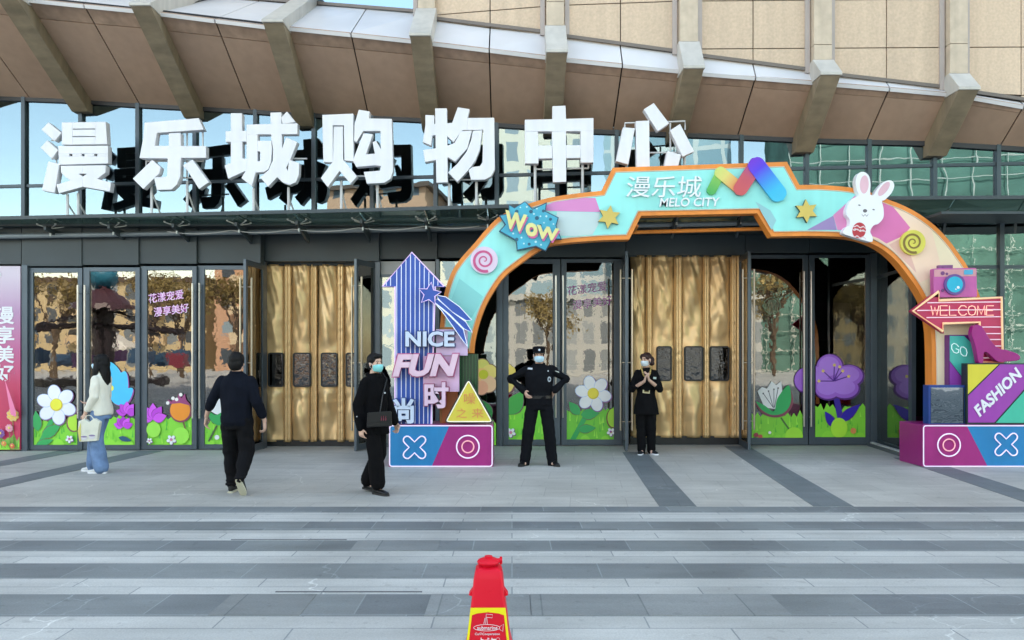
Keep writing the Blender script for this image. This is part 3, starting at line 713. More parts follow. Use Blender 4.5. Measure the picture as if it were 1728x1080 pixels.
# ------------------------------------------------------------------ balloon-style entrance arch
M_orange = mat("orange painted timber", (.78, .25, .035), .5, streak=.12, var=.1, vscale=2.5, bump=.08, bscale=14)
M_turq = mat("turquoise printed board", (.29, .73, .67), .4, var=.10, vscale=1.1, streak=.05)
M_white2 = mat("white acrylic", (.78, .78, .8), .35, var=.03)
AD = 11.66
arch = thing("entrance_arch", "turquoise and orange entrance arch with stars, rabbit and rainbow ribbon emblem", "arch", (P(1190,0,AD).x, AD, .62))
OUT = smoothpoly([(741,596),(742,560),(747,508),(760,464),(776,438),(800,411),(821,386),(842,366),(868,352),(897,342),(935,332),(985,325)], 4, False) + [(1015,322),(1034,283),(1328,273),(1349,312)] + \
      smoothpoly([(1380,312),(1432,316),(1470,325),(1500,337),(1525,347),(1551,361),(1578,381),(1601,405),(1618,428),(1634,452),(1650,490),(1661,530),(1668,580),(1670,713)], 4, False)
INN = smoothpoly([(1573,713),(1573,640),(1571,560),(1562,516),(1548,488),(1533,466),(1514,442),(1494,424),(1471,411),(1445,403),(1410,399),(1360,398)], 4, False) + [(1302,399),(1278,360),(1082,364),(1062,404)] + \
      smoothpoly([(1020,405),(990,407),(955,410),(920,417),(882,442),(852,466),(833,492),(818,520),(807,552),(801,580),(800,596)], 4, False)
ring = OUT + INN
bm = new(); prism(bm, ring, AD, .2, 0, 0)
for f in bm.faces:
    if f.calc_center_median().y > AD+.19: f.material_index = 1
ob("arch_body", bm, [M_orange, mat("unpainted dark board back", (.03, .025, .022), .8)], arch)
face = inset(ring, 9)
bm = new(); prism(bm, face, AD-.018, .017); ob("face_panel", bm, M_turq, arch)
bm = new(); fr2 = inset(ring, 8); k = len(fr2)
tube(bm, [P(x, y, AD-.012) for x, y in fr2], .008, 6, True); ob("edge_bead", bm, mat("pale bead", (.7, .55, .4), .4), arch)
def facet(name, pts, h1, h2=None):
    bm = new(); prism(bm, pts, AD-.0205-.0006*random.random(), .0022); return ob(name, bm, mat("facet "+h1, tuple(c*.82 for c in lin(h1)), .4, var=.05, vscale=1.2), arch)
bm = new(); flat(bm, face, AD-.0196); bmesh.ops.bisect_plane(bm, geom=bm.verts[:]+bm.edges[:]+bm.faces[:], plane_co=P(1500, 300, AD), plane_no=Vector((-1, 0, .35)), clear_outer=True)
ob("cream_print", bm, mat("cream print", (.80, .66, .45), .4, var=.06, vscale=1.2), arch)
bm = new(); flat(bm, face, AD-.0197); bmesh.ops.bisect_plane(bm, geom=bm.verts[:]+bm.edges[:]+bm.faces[:], plane_co=P(1500, 300, AD), plane_no=Vector((-1, 0, .35)), clear_outer=True); bmesh.ops.bisect_plane(bm, geom=bm.verts[:]+bm.edges[:]+bm.faces[:], plane_co=P(1600, 455, AD), plane_no=Vector((.45, 0, -1)), clear_outer=True); bmesh.ops.bisect_plane(bm, geom=bm.verts[:]+bm.edges[:]+bm.faces[:], plane_co=P(1588, 455, AD), plane_no=Vector((1, 0, .25)), clear_outer=True)
ob("peach_print", bm, mat("peach print", (.84, .60, .44), .4, var=.08, vscale=1.2), arch)
facet("printed_facet", [(1005,334),(1013,358),(928,356),(905,352),(935,341),(985,334)], "#e68fcb")
facet("printed_facet", [(1013,359),(1010,378),(1000,396),(960,399),(935,396),(940,357)], "#cfe3e2")
facet("printed_facet", [(1362,388),(1406,364),(1412,388)], "#a58bc0")
facet("printed_facet", [(1406,363),(1443,330),(1470,335),(1440,390),(1413,388)], "#ec93c4")
facet("printed_facet", [(1471,335),(1490,342),(1508,350),(1536,384),(1524,398),(1496,411),(1482,402),(1450,391),(1441,390)], "#e979b6")
facet("printed_facet", [(1500,413),(1526,399),(1545,455),(1546,460),(1522,436)], "#f1bfae")
facet("printed_facet", [(1275,340),(1300,355),(1310,372),(1302,388),(1287,362)], "#9ccfd4")
facet("printed_facet", [(757,540),(790,545),(806,520),(815,500),(775,470),(762,505)], "#8fe0da")
def star(cx, cy, r, ri, n, rot):
    o = []
    for i in range(2*n):
        a = R(rot)+math.pi*i/n; q = r if i % 2 == 0 else ri; o.append((cx+q*math.sin(a), cy-q*math.cos(a)))
    return o
M_gstar = mat("yellow board", (.62, .46, .1), .45); M_edge = mat("dark green edge", (.03, .05, .04), .5)
for cx, cy, rot in ((1028, 366, 8), (1361, 356, -3)):
    bm = new(); prism(bm, star(cx, cy, 20, 10.5, 6, rot), AD-.07, .05, 0, 1); ob("star_ornament", bm, [M_gstar, M_edge], arch)
# spiral sweets
def swirl(cx, cy, r, c0, c1, d):
    bm = new(); prism(bm, disc(cx, cy, r, 40), d, .05, 0, 0)
    o = ob("swirl_ornament", bm, paint(c0), arch)
    bm = new(); a, b = [], []
    n = 70
    for i in range(n+1):
        t = i/n; th = R(70)+t*R(360*2.15); rr = r*.95*(1-t)+r*.06*t
        wdt = r*.21*(1-t)+r*.07*t
        a.append((cx+rr*math.cos(th), cy+rr*math.sin(th))); b.append((cx+(rr-wdt)*math.cos(th), cy+(rr-wdt)*math.sin(th)))
    for i in range(n):
        bm.faces.new([bm.verts.new(P(x, y, d-.004)) for x, y in (a[i], a[i+1], b[i+1], b[i])])
    ob("swirl_stripe", bm, paint(c1), o)
swirl(817, 439, 23, "#f4dcf0", "#d9578f", AD-.08)
swirl(1541, 409, 21, "#ecdf5a", "#8a6f2c", AD-.07)
# WOW burst
burst = [(858,344),(868,350),(886,339),(899,352),(923,341),(921,356),(943,367),(939,381),(948,404),(932,404),(921,424),(904,416),(872,423),(871,406),(842,390),(852,379),(842,363),(858,360)]
bm = new(); prism(bm, burst, AD-.12, .08, 0, 0); bo = ob("burst_plate", bm, paint("#27506e"), arch)
bm = new(); prism(bm, inset(burst, 1.6), AD-.124, .003); ob("burst_face", bm, paint("#45b9d6"), bo)
bm = new(); random.seed(3)
from itertools import product
for cx, cy, r, m_ in ((872,357,3.2,0),(896,357,3.2,0),(917,356,2.6,0),(906,368,3.4,0),(929,370,2.6,0),(912,380,2,0),(872,404,3,0),(893,412,2.6,0),(884,366,1.8,1),(901,361,1.6,1),(912,365,1.5,1),(889,349,1.6,1),(878,350,1.3,1),(922,365,1.8,1),(934,378,1.5,1),(866,394,1.6,1),(880,401,1.6,1),(884,411,1.5,1),(904,408,2,1),(913,413,1.6,1),(938,396,1.6,1),(862,383,1.4,1),(906,352,1.5,1),(918,376,1.3,1)):
    flat(bm, disc(cx, cy, r, 14), AD-.1255, m_)
ob("burst_dots", bm, [paint("#1f5f7a"), paint("#c7f2f6")], bo)
bm = new()
for ch, tl, tr, bl in (("W", (853,354), (890,363), (850,384)), ("o", (888,374), (908,378), (886,397)), ("W", (906,379), (944,386), (904,401))):
    dx, dy = 1.5, 3.5
    text(bm, ch, (tl[0]+dx, tl[1]+dy), (tr[0]+dx, tr[1]+dy), (bl[0]+dx, bl[1]+dy), AD-.15, .03, .045, 1)
    text(bm, ch, tl, tr, bl, AD-.165, .012, .045, 0)
ob("burst_lettering", bm, [paint("#f6ef9e"), paint("#ec6fb0")], bo)
# title lettering
bm = new()
text(bm, "漫乐城", (1060,297), (1186,297), (1056,333), AD-.05, .025, .002); text(bm, "MELO CITY", (1115,334), (1215,333), (1113,349), AD-.05, .025, .012)
ob("title_lettering", bm, M_white2, arch)
# ribbon emblem: colours run across each band
def vc(h): return tuple(c*.85 for c in lin(h)) + (1,)
M_rain = bpy.data.materials.new("rainbow print"); M_rain.use_nodes = True
_a = M_rain.node_tree.nodes.new("ShaderNodeVertexColor"); _a.layer_name = "ink"
M_rain.node_tree.links.new(_a.outputs[0], M_rain.node_tree.nodes["Principled BSDF"].inputs["Base Color"]); M_rain.node_tree.nodes["Principled BSDF"].inputs["Roughness"].default_value = .35
def band(name, L_, Rr, cols, D, dep, par):
    """ribbon between two edges (pixel polylines of equal length), coloured along its run"""
    bm = new(); lay = bm.loops.layers.float_color.new("ink"); n = len(L_)
    fa = [bm.verts.new(P(x, y, D)) for x, y in L_]; fb = [bm.verts.new(P(x, y, D)) for x, y in Rr]
    ba = [bm.verts.new(v.co+Vector((0,dep,0))) for v in fa]; bb = [bm.verts.new(v.co+Vector((0,dep,0))) for v in fb]
    def col(t):
        t *= len(cols)-1; i = min(int(t), len(cols)-2); f = t-i
        return tuple(vc(cols[i])[q]*(1-f)+vc(cols[i+1])[q]*f for q in range(4))
    idx = {}
    for i in range(n):
        for v in (fa[i], fb[i], ba[i], bb[i]): idx[v] = i/(n-1)
    fs = []
    for i in range(n-1):
        fs += [(fa[i],fa[i+1],fb[i+1],fb[i]),(ba[i],bb[i],bb[i+1],ba[i+1]),(fa[i],ba[i],ba[i+1],fa[i+1]),(fb[i],fb[i+1],bb[i+1],bb[i])]
    fs += [(fa[0],fb[0],bb[0],ba[0]),(fa[-1],ba[-1],bb[-1],fb[-1])]
    for f in fs:
        g = bm.faces.new(f)
        for l in g.loops: l[lay] = col(idx[l.vert])
    return ob(name, bm, M_rain, par)
def capsule_band(name, a, b, w0, cols, D, dep, par, ra=True, rb=True, n=24):
    a, b = Vector(a), Vector(b); u = (b-a).normalized(); nv = Vector((-u.y, u.x)); L_, Rr = [], []; ln = (b-a).length
    for i in range(n+1):
        s = -w0*ra + (ln+w0*rb+w0*ra)*i/n; h = w0
        if ra and s < 0: h = math.sqrt(max(.02, w0*w0-s*s))
        if rb and s > ln: h = math.sqrt(max(.02, w0*w0-(s-ln)**2))
        c = a+u*s; L_.append(tuple(c+nv*h)); Rr.append(tuple(c-nv*h))
    return band(name, L_, Rr, cols, D, dep, par)
capsule_band("emblem_ribbon", (1201,321), (1216,292), 8, ["#3fae5a", "#7cc25a", "#a9cf63"], AD-.06, .04, arch)
capsule_band("emblem_ribbon", (1216,291), (1249,318), 10, ["#cfe07a", "#e9d97a", "#e89a5c", "#dd5f55"], AD-.068, .04, arch)
capsule_band("emblem_ribbon", (1250,318), (1275,280), 12, ["#d65a5c", "#cc5568", "#8f3cb4"], AD-.076, .04, arch)
capsule_band("emblem_ribbon", (1277,279), (1313,326), 14.5, ["#7a2bd0", "#5a3ae2", "#3f8fe8", "#3cc0ea", "#46c6ea"], AD-.085, .045, arch)
# rabbit
M_rab = mat("white printed rabbit board", (.78, .77, .79), .45, var=.02); M_pinkr = paint("#f3c3cf"); M_grey = paint("#8c8890")
RX = lambda x, y: (1296+x/4, 270+y/4)
def rab(pts, n=5): return smoothpoly([RX(x, y) for x, y in pts], n)
body = rab([(530,330),(560,270),(610,240),(600,200),(592,140),(610,92),(645,80),(680,105),(692,160),(690,230),(715,235),(735,200),(780,150),(830,138),(852,170),(835,220),(790,268),(770,278),(780,330),(778,390),(745,430),(715,440),(690,480),(705,520),(700,552),(640,540),(560,515),(505,492),(525,455),(548,440),(550,400),(530,370)])
bm = new(); prism(bm, body, AD-.13, .11); ro = ob("rabbit_board", bm, M_rab, arch)
bm = new()
flat(bm, disc(*RX(650,165), 7.5, 22, 15.5, 3), AD-.1315, 0); flat(bm, disc(*RX(783,195), 6, 22, 14.5, 38), AD-.1315, 0)
for x in (617, 713): flat(bm, disc(*RX(x, 305 if x < 650 else 335), 2.2, 12, 1.1, 15), AD-.1315, 1)
flat(bm, disc(*RX(655,343), 3.6, 14, 3), AD-.1315, 1)
for sg in (-1, 1):
    pts = [RX(655+sg*22*t, 365+14*math.sin(math.pi*t)) for t in (0, .3, .6, 1)]
    for p, q in zip(pts, pts[1:]): flat(bm, [(p[0], p[1]-.5), (q[0], q[1]-.5), (q[0], q[1]+.6), (p[0], p[1]+.6)], AD-.1315, 1)
ob("rabbit_features", bm, [M_pinkr, mat("dark grey print", (.12, .11, .12), .5)], ro)
bm = new(); flat(bm, disc(*RX(615,475), 11.5, 28, 13.5, 12), AD-.132, 0)
for dy in (-32, -8, 38):
    pts = [RX(572+9*i, 475+dy+6*math.sin(i*1.4)+i*1.5) for i in range(11)]
    for p, q in zip(pts, pts[1:]): flat(bm, [(p[0], p[1]-1), (q[0], q[1]-1), (q[0], q[1]+1), (p[0], p[1]+1)], AD-.1333, 1)
for i in range(4): flat(bm, disc(*RX(588+18*i, 466+4*i), 1.7, 4, rot=45), AD-.1336, 1)
ob("egg_print", bm, [paint("#c8323f"), paint("#f6d9dc")], ro)
# tie bar behind the arch
bm = new(); tube(bm, [P(1066, 392, AD+.5), P(1292, 386, AD+.5)], .03, 8); ob("tie_bar", bm, M_orange, arch)
bm = new()
for x, yy in ((1070, 392), (1288, 386)):
    a = P(x, yy, AD+.5); tube(bm, [a, Vector((a.x, AD+.17, a.z+.05))], .02, 6)
ob("tie_bracket", bm, M_orange, arch)

# ------------------------------------------------------------------ neon and painted displays on their plinths
M_neon = mat("pinkish white light tube", (.85, .72, .9), .4, var=.02, emit=.05)
M_neonr = mat("pink light tube", (.9, .4, .45), .4, var=.02, emit=.05)
M_neony = mat("peach light tube", (.85, .55, .3), .4, var=.02, emit=.04)
M_blue = paint("#1a86c2"); M_mag = paint("#ae1d80"); M_navy = paint("#2c58b8")
def cross(cx, cy, s, w0):
    o = []
    for k in range(4):
        a = R(45+90*k); u = Vector((math.cos(a), math.sin(a))); v = Vector((-u.y, u.x)); c = Vector((cx, cy))
        o.append(tuple(c+u*(w0*1.02)-v*w0+u*0)); base = c+u*s
        for j in range(-3, 4):
            b = R(30*j); o.append(tuple(base+(u*math.cos(b)+v*math.sin(b))*w0))
    # drop near-centre duplicates: keep crotch points at the diagonals
    out = []
    for k in range(4):
        a = R(45+90*k); u = Vector((math.cos(a), math.sin(a))); v = Vector((-u.y, u.x)); c = Vector((cx, cy)); base = c+u*s
        out.append(tuple(c+(u-v)*w0))
        for j in range(-3, 4):
            b = R(30*j); out.append(tuple(base+(u*math.cos(b)+v*math.sin(b))*w0))
    return out
def plinth(label, px0, px1, split_top, split_bot, left, right, xc, oc, D=11.2, side="#b0307f"):
    a, b = P(px0, 788, D), P(px1, 717, D); z1 = b.z
    t = thing("display_plinth", label, "plinth", ((a.x+b.x)/2, D+.34, 0), "painted plinths under the entrance displays")
    bm = new(); box(bm, a.x, b.x, D, D+.68, 0, z1); ob("plinth_body", bm, paint(side, .3), t, bevel=.01)
    bm = new(); prism(bm, [(px0+2,715.5+4), (split_top,719.5), (split_bot,786), (px0+2,786)], D-.004, .003); ob("front_panel", bm, paint(left, .4), t)
    bm = new(); prism(bm, [(split_top,719.5), (px1-2,719.5), (px1-2,786), (split_bot,786)], D-.004, .003); ob("front_panel", bm, paint(right, .4), t)
    bm = new(); ptube(bm, roundpoly([(px0+1.5,718.5),(px1-1.5,718.5),(px1-1.5,787),(px0+1.5,787)], 5), D-.008, .0088, True); ob("border_tube", bm, M_neon, t)
    bm = new(); ptube(bm, cross(*xc, 17.5, 6.5), D-.016, .010, True); ob("cross_tube", bm, M_neon, t)
    bm = new(); ptube(bm, disc(*oc, 19, 32), D-.016, .010, True); o = ob("ring_tube", bm, M_neon, t)
    bm = new(); ptube(bm, disc(*oc, 10, 24), D-.016, .010, True); ob("ring_tube", bm, M_neonr, t)
    return t
plinth("blue and magenta plinth under the striped arrow, cross at its left", 656, 832, 758, 729, "#1a86c2", "#ae1d80", (699.5, 755), (789.5, 754), side="#c04a92")
plinth("magenta and blue plinth at the right edge, ring at its left", 1557, 1742, 1632, 1666, "#ae1d80", "#1a86c2", (1698, 750), (1601.5, 751), side="#a01c78")
ZP = P(0, 717, 11.2).z
# ---- left: up arrow with lettering
D0 = 11.34
sh = [(695,425),(751,484),(735,484),(728,717),(666,717),(666,484),(644,484)]
ar = thing("arrow_sign", "blue striped up arrow sign carrying a shooting star and pink and white lettering", "sign", (P(695,0,D0).x, D0+.05, ZP))
bm = new(); prism(bm, sh, D0, .10, 0, 0); ob("arrow_board", bm, M_navy, ar, bevel=.004)
bm = new()
for i in range(9):
    x = 666+7.75*i+3.5; top = 425+(abs(x-695))*59/56+3; xb = 695+(x-695)*(1-.0) - (0 if x < 700 else (x-695)*.06)
    for p, q in (((x, top), (xb, 715)),): tube(bm, [P(*p, D0-.004), P(*q, D0-.004)], .006, 6)
for x in (652, 659, 739): 
    tube(bm, [P(x, 425+abs(x-695)*59/56+3, D0-.004), P(x, 482, D0-.004)], .006, 6)
ob("stripe_tube", bm, mat("white stripe tube", (.75, .8, .92), .4, emit=.02), ar)
bm = new(); tube(bm, [P(x, y, D0-.006) for x, y in inset(sh, .6)], .011, 6, True); ob("outline_tube", bm, mat("lilac light tube", (.75, .55, .85), .4, emit=.05), ar)
# shooting star
st = star(725, 496, 20, 9.5, 5, 8)
tails = [[(736,498),(752,501),(776,518),(796,540),(786,541),(764,527),(742,507)],[(738,504),(764,527),(786,543),(797,561),(783,555),(758,530),(732,509)],[(732,509),(758,532),(782,556),(789,585),(779,572),(760,545),(745,524)]]
bm = new()
for i, p in enumerate(tails): prism(bm, p, D0-.09-.002*i, .04)
to = ob("star_tail", bm, M_navy, ar)
bm = new()
for p in tails: tube(bm, [P(x, y, D0-.097) for x, y in p], .006, 6, True)
ob("tail_tube", bm, mat("white light tube", (.8, .84, .95), .4, emit=.03), to)
bm = new(); prism(bm, st, D0-.11, .05); so = ob("star_board", bm, M_navy, ar)
bm = new(); tube(bm, [P(x, y, D0-.115) for x, y in st], .007, 6, True); ob("star_tube", bm, mat("lilac light tube", 0), so)
def lettering(par, name, body, tl, tr, bl, D, dep, fc, sc_, bold=.03, back=0, bc=None):
    bm = new()
    text(bm, body, tl, tr, bl, D, dep, bold, 0, 1)
    if back: text(bm, body, (tl[0]-back, tl[1]-back), (tr[0]+back, tr[1]-back), (bl[0]-back, bl[1]+back), D+dep*.6, dep*.5, bold+.02, 2, 2)
    return ob(name, bm, [paint(fc), paint(sc_), paint(bc or sc_)], par)
lettering(ar, "raised_lettering", "NICE", (684,559), (767,559), (684,585), D0-.16, .10, "#d8e4fa", "#27407f", .035, 1.6, "#27407f")
lettering(ar, "raised_lettering", "FUN", (672,598), (774,597), (662,636), D0-.2, .12, "#f3cfe2", "#c7568f", .05, 1.8, "#cf6a9c")
lettering(ar, "raised_lettering", "时", (716,645), (757,645), (716,689), D0-.17, .10, "#f2cfe6", "#a8406f", .035, 1.4, "#b04a74")
lettering(ar, "raised_lettering", "尚", (663,672), (699,672), (663,715), D0-.14, .08, "#d5e2f8", "#27407f", .035, 1.4, "#2f4f9f")
# boards behind the lettering
M_lil = mat("lilac printed board", (.56, .42, .62), .4, var=.22, vscale=2.5)
bm = new(); prism(bm, [(736,556),(789,556),(789,600),(736,600)], D0-.055, .04); ob("back_board", bm, M_lil, ar)
bm = new(); prism(bm, [(714,601),(775,601),(775,661),(714,661)], D0-.06, .04); ob("back_board", bm, mat("pink lilac board", (.66, .42, .62), .4, var=.15, vscale=3), ar)
# boxes stacked beside
def dbox(name, label, px0, px1, y0, D, dep, m, y1=717, cat="display box", group=None, bev=.006):
    a, b = P(px0, y1, D), P(px1, y0, D)
    bm = new(); box(bm, a.x, b.x, D, D+dep, ZP+.002, b.z)
    return tag(ob(name, bm, m, bevel=bev), label, cat, group)
dbox("display_box", "orange box on the left plinth between the arrow and the yellow triangle", 746, 772, 661, 11.5, .3, paint("#c96a2c"))
gb = dbox("display_box", "dark green ribbed box carrying the left foot of the arch", 774, 806, 597, 11.6, .27, paint("#0f4a24", .3))
bm = new()
for i in range(6):
    x = P(776.5+5.2*i, 0, 11.6).x; box(bm, x-.006, x+.006, 11.585, 11.598, ZP+.02, P(0, 599, 11.6).z)
ob("ribbing", bm, paint("#1c6a34", .3), gb)
bm = new(); pbox(bm, 742, 770, 552, 717, 11.52, .26)
tag(ob("display_box", bm, paint("#b9782e")), "tall ochre box standing behind the lettered boards", "display box")
# triangle
tri = roundpoly([(790.5,636),(835,714.5),(748,714.5)], 11)
tt = thing("triangle_sign", "yellow rounded triangle sign with faint pink characters on the left plinth", "sign", (P(791,0,11.24).x, 11.27, ZP))
bm = new(); prism(bm, tri, 11.24, .07); ob("triangle_board", bm, paint("#232a2e"), tt)
bm = new(); prism(bm, inset(tri, 2.2), 11.234, .005); ob("triangle_face", bm, paint("#ecd94a"), tt)
bm = new(); tube(bm, [P(x, y, 11.232) for x, y in inset(tri, 3)], .009, 6, True); ob("border_tube", bm, mat("cream light tube", (.85, .8, .62), .4, emit=.04), tt)
bm = new(); text(bm, "噪", (783,664), (802,664), (783,682), 11.228, .006, 0.0); text(bm, "之", (770,689), (788,689), (770,705), 11.228, .006, 0.0); text(bm, "来", (796,689), (816,689), (796,705), 11.228, .006, 0.0)
ob("neon_lettering", bm, paint("#ee9a58"), tt)
# ---- right: welcome arrow
D1 = 11.44
wa = [(1537,525),(1586,488),(1586,505),(1692,500),(1694,613),(1652,613),(1651,546),(1593,548),(1593,563)]
ws = thing("welcome_sign", "red striped arrow sign with peach outline lettered in thin pink tubes, pointing left", "sign", (P(1670,0,D1).x, D1+.06, ZP))
bm = new(); prism(bm, wa, D1, .08); ob("arrow_board", bm, paint("#c9305e"), ws, bevel=.004)
bm = new(); prism(bm, [(1655,612),(1692,612),(1692,717),(1655,717)], D1+.02, .06); ob("arrow_post", bm, paint("#8a1f4a"), ws)
bm = new()
for y in (511, 524, 536): tube(bm, [P(1548+abs(y-524)*1.3, y, D1-.004), P(1689, y-1.5, D1-.004)], .0085, 6)
for y in (552, 563, 573, 584, 594, 604): tube(bm, [P(1655, y, D1-.004), P(1690, y, D1-.004)], .0085, 6)
ob("stripe_tube", bm, mat("pink white stripe tube", (.85, .62, .72), .4, emit=.03), ws)
bm = new(); tube(bm, [P(x, y, D1-.008) for x, y in inset(wa, 2)], .02, 6, True); ob("outline_tube", bm, M_neony, ws)
def neon_text(par, name, strokes, D, r, m):
    bm = new()
    for s in strokes: tube(bm, [P(x, y, D) for x, y in s], r, 6)
    return ob(name, bm, m, par)
def letters(word, x0, x1, yb, yt, gap=.18, slope=0.0):
    G = {'W':[[(0,1),(.25,0),(.5,.85),(.75,0),(1,1)]],'E':[[(.9,1),(0,1),(0,0),(.9,0)],[(0,.5),(.8,.5)]],'L':[[(0,1),(0,0),(.85,0)]],'C':[[(1,.82),(.75,1),(.3,1),(0,.7),(0,.3),(.3,0),(.75,0),(1,.18)]],
         'O':[[(.5,1),(.15,.9),(0,.5),(.15,.1),(.5,0),(.85,.1),(1,.5),(.85,.9),(.5,1)]],'M':[[(0,0),(.08,1),(.5,.1),(.92,1),(1,0)]],'G':[[(1,.82),(.7,1),(.3,1),(0,.7),(0,.3),(.3,0),(.7,0),(1,.2),(1,.48),(.6,.48)]]}
    n = len(word); wd = (x1-x0)/(n+gap*(n-1)); out = []
    for i, ch in enumerate(word):
        ox = x0+i*wd*(1+gap)
        for s in G[ch]: out.append([(ox+u*wd, yb-(yb-yt)*v+slope*(ox+u*wd-x0)) for u, v in s])
    return out
neon_text(ws, "neon_lettering", letters("WELCOME", 1571, 1678, 532, 516), D1-.03, .0075, mat("salmon light tube", (.95, .5, .38), .4, emit=.08))
# camera ornament
ca = thing("camera_ornament", "pink cut-out camera with blue lens standing on the welcome arrow", "ornament", (P(1611,0,11.44).x, 11.5, P(0,499,11.44).z))
bm = new(); prism(bm, roundpoly([(1575,453),(1648,452),(1649,501),(1576,502)], 3), D1, .10); ob("camera_body", bm, paint("#cf5fa8"), ca, bevel=.004)
bm = new(); prism(bm, [(1576.5,455),(1647,454),(1647,466),(1576.5,467)], D1-.003, .002); ob("camera_band", bm, paint("#e0a0a6"), ca)
bm = new(); prism(bm, [(1584,447.5),(1608,447),(1608,452.3),(1584,452.8)], D1+.02, .06); prism(bm, [(1593,450),(1607,448),(1607,452.3),(1593,452.6)], D1+.004, .015); ob("camera_dial", bm, paint("#8a4f86"), ca)
bm = new(); prism(bm, disc(1611.5, 480, 17.5, 32), D1-.03, .03); lo = ob("lens_ring", bm, paint("#6f4f9a"), ca)
bm = new(); prism(bm, disc(1611.5, 480, 13.5, 32), D1-.036, .01); ob("lens", bm, paint("#35bfe0", .15), lo)
bm = new(); flat(bm, disc(1617, 485, 2.4, 14), D1-.0375); flat(bm, disc(1613, 488, 1.2, 12), D1-.0375); ob("lens_glint_print", bm, M_white2, lo)
bm = new(); prism(bm, roundpoly([(1627,455.5),(1642,455),(1642,463),(1627,463.5)], 1.5), D1-.008, .006); ob("viewfinder", bm, paint("#4fb6dc"), ca)
bm = new(); prism(bm, disc(1591, 461, 3.4, 16), D1-.008, .006); prism(bm, disc(1598, 462, 2.2, 16), D1-.008, .006); prism(bm, disc(1591, 490, 2.8, 16), D1-.008, .006); ob("camera_button", bm, paint("#7d3f7c"), ca)
# GO box, screen box, fashion box
go = thing("display_box", "slim teal and purple box lettered in thin tubes between the arch foot and the shoe", "display box", (P(1625,0,11.52).x, 11.58, ZP))
bm = new(); pbox(bm, 1601, 1651, 565, 717, 11.52, .12); ob("box_body", bm, paint("#6a1c78", .3), go, bevel=.006)
bm = new(); prism(bm, [(1603,567),(1627,567),(1649,588),(1649,640),(1627,640),(1603,609)], 11.514, .005); ob("teal_panel", bm, paint("#52c4b4", .3), go)
bm = new(); prism(bm, [(1603,611),(1626,641),(1626,716),(1603,716)], 11.512, .005); ob("purple_panel", bm, paint("#a04ab4", .3), go)
neon_text(go, "neon_lettering", [[(x+ (y-590)*-.0, y) for x, y in s] for s in letters("GO", 1606, 1632, 593, 578, .2, .38)], 11.50, .007, mat("pale cyan light tube", (.7, .9, .88), .4, emit=.04))
sb = thing("screen_box", "blue box framing a dark glossy panel on the right plinth", "display box", (P(1598,0,11.34).x, 11.5, ZP))
bm = new(); pbox(bm, 1567, 1630, 650, 717, 11.34, .16); ob("box_body", bm, paint("#1e3f8f", .3), sb, bevel=.006)
bm = new(); pbox(bm, 1571, 1627, 654, 714, 11.334, .005); ob("glossy_panel", bm, glass("dark gloss panel", .22, (.8, .88, 1), (.15, .16, .2), wave=.35, wscale=4, det=2), sb)
fb = thing("display_box", "square purple box with a yellow corner and diagonal white lettering at the right edge", "display box", (P(1690,0,11.28).x, 11.45, ZP))
FX0, FX1, FY0, FY1, FD = 1632, 1738, 613, 716, 11.28
bm = new(); pbox(bm, FX0, FX1, FY0, FY1+1, FD, .15); ob("box_body", bm, paint("#15302e", .35), fb, bevel=.006)
def fz(x, y): return (1632+(x-1345)/4, 540+y/4)
bm = new(); prism(bm, [(1633.5,615),(1685,615),(1633.5,665)], FD-.006, .005); ob("yellow_panel", bm, paint("#e6d63a"), fb)
bm = new(); prism(bm, [(1688,615),(1736,615),(1736,648),(1678,713),(1634,713),(1634,668)], FD-.006, .005); ob("purple_panel", bm, paint("#a93fb4"), fb)
bm = new(); prism(bm, [(1681,713.5),(1736,652),(1736,713.5)], FD-.006, .005); ob("teal_panel", bm, paint("#45c9a8"), fb)
bm = new(); text(bm, "FASHION", (1643.5,687.5), (1714.5,619), (1654,704), FD-.02, .014, .03); ob("raised_lettering", bm, M_white2, fb)
shp = smoothpoly([(1645,549),(1656,550),(1663,560),(1671,573),(1684,587),(1700,591),(1715,596),(1722,602),(1718,608),(1700,610),(1686,611),(1677,605),(1669,597),(1663,594),(1660,598),(1659,612),(1652,612),(1649,598),(1645,580),(1640,563)], 4)
bm = new(); prism(bm, shp, 11.3, .1)
tag(ob("shoe_ornament", bm, paint("#a8127f", .3), bevel=.006), "magenta high heeled shoe cut-out on top of the purple lettered box", "ornament")
# ------------------------------------------------------------------ poster at the left edge
po = thing("poster", "tall pink to crimson poster with white characters and flowers at the left edge", "poster", (P(0,0,13.1).x, 13.1, 0))
bm = new(); pbox(bm, -48, 34, 449, 759, 13.06, .05); o = ob("poster_board", bm, None, po)
m = bpy.data.materials.new("pink graded print"); m.use_nodes = True; n = m.node_tree
tc = n.nodes.new("ShaderNodeTexCoord"); sx = n.nodes.new("ShaderNodeSeparateXYZ"); rp = n.nodes.new("ShaderNodeMapRange"); cr = n.nodes.new("ShaderNodeValToRGB")
n.links.new(tc.outputs["Object"], sx.inputs[0]); n.links.new(sx.outputs[2], rp.inputs[0]); rp.inputs[1].default_value = 0; rp.inputs[2].default_value = 3.15
n.links.new(rp.outputs[0], cr.inputs[0]); n.links.new(cr.outputs[0], n.nodes["Principled BSDF"].inputs["Base Color"]); n.nodes["Principled BSDF"].inputs["Roughness"].default_value = .4
e = cr.color_ramp.elements; e[0].position = .16; e[0].color = (*[c*.8 for c in lin("#dc4068")], 1); e[1].position = .95; e[1].color = (*[c*.85 for c in lin("#dfd0de")], 1)
for pos, h in ((.36, "#d8486f"), (.55, "#cf6d9e"), (.75, "#c79ac0")):
    q = cr.color_ramp.elements.new(pos); q.color = (*[c*.8 for c in lin(h)], 1)
o.data.materials.append(m)
bm = new()
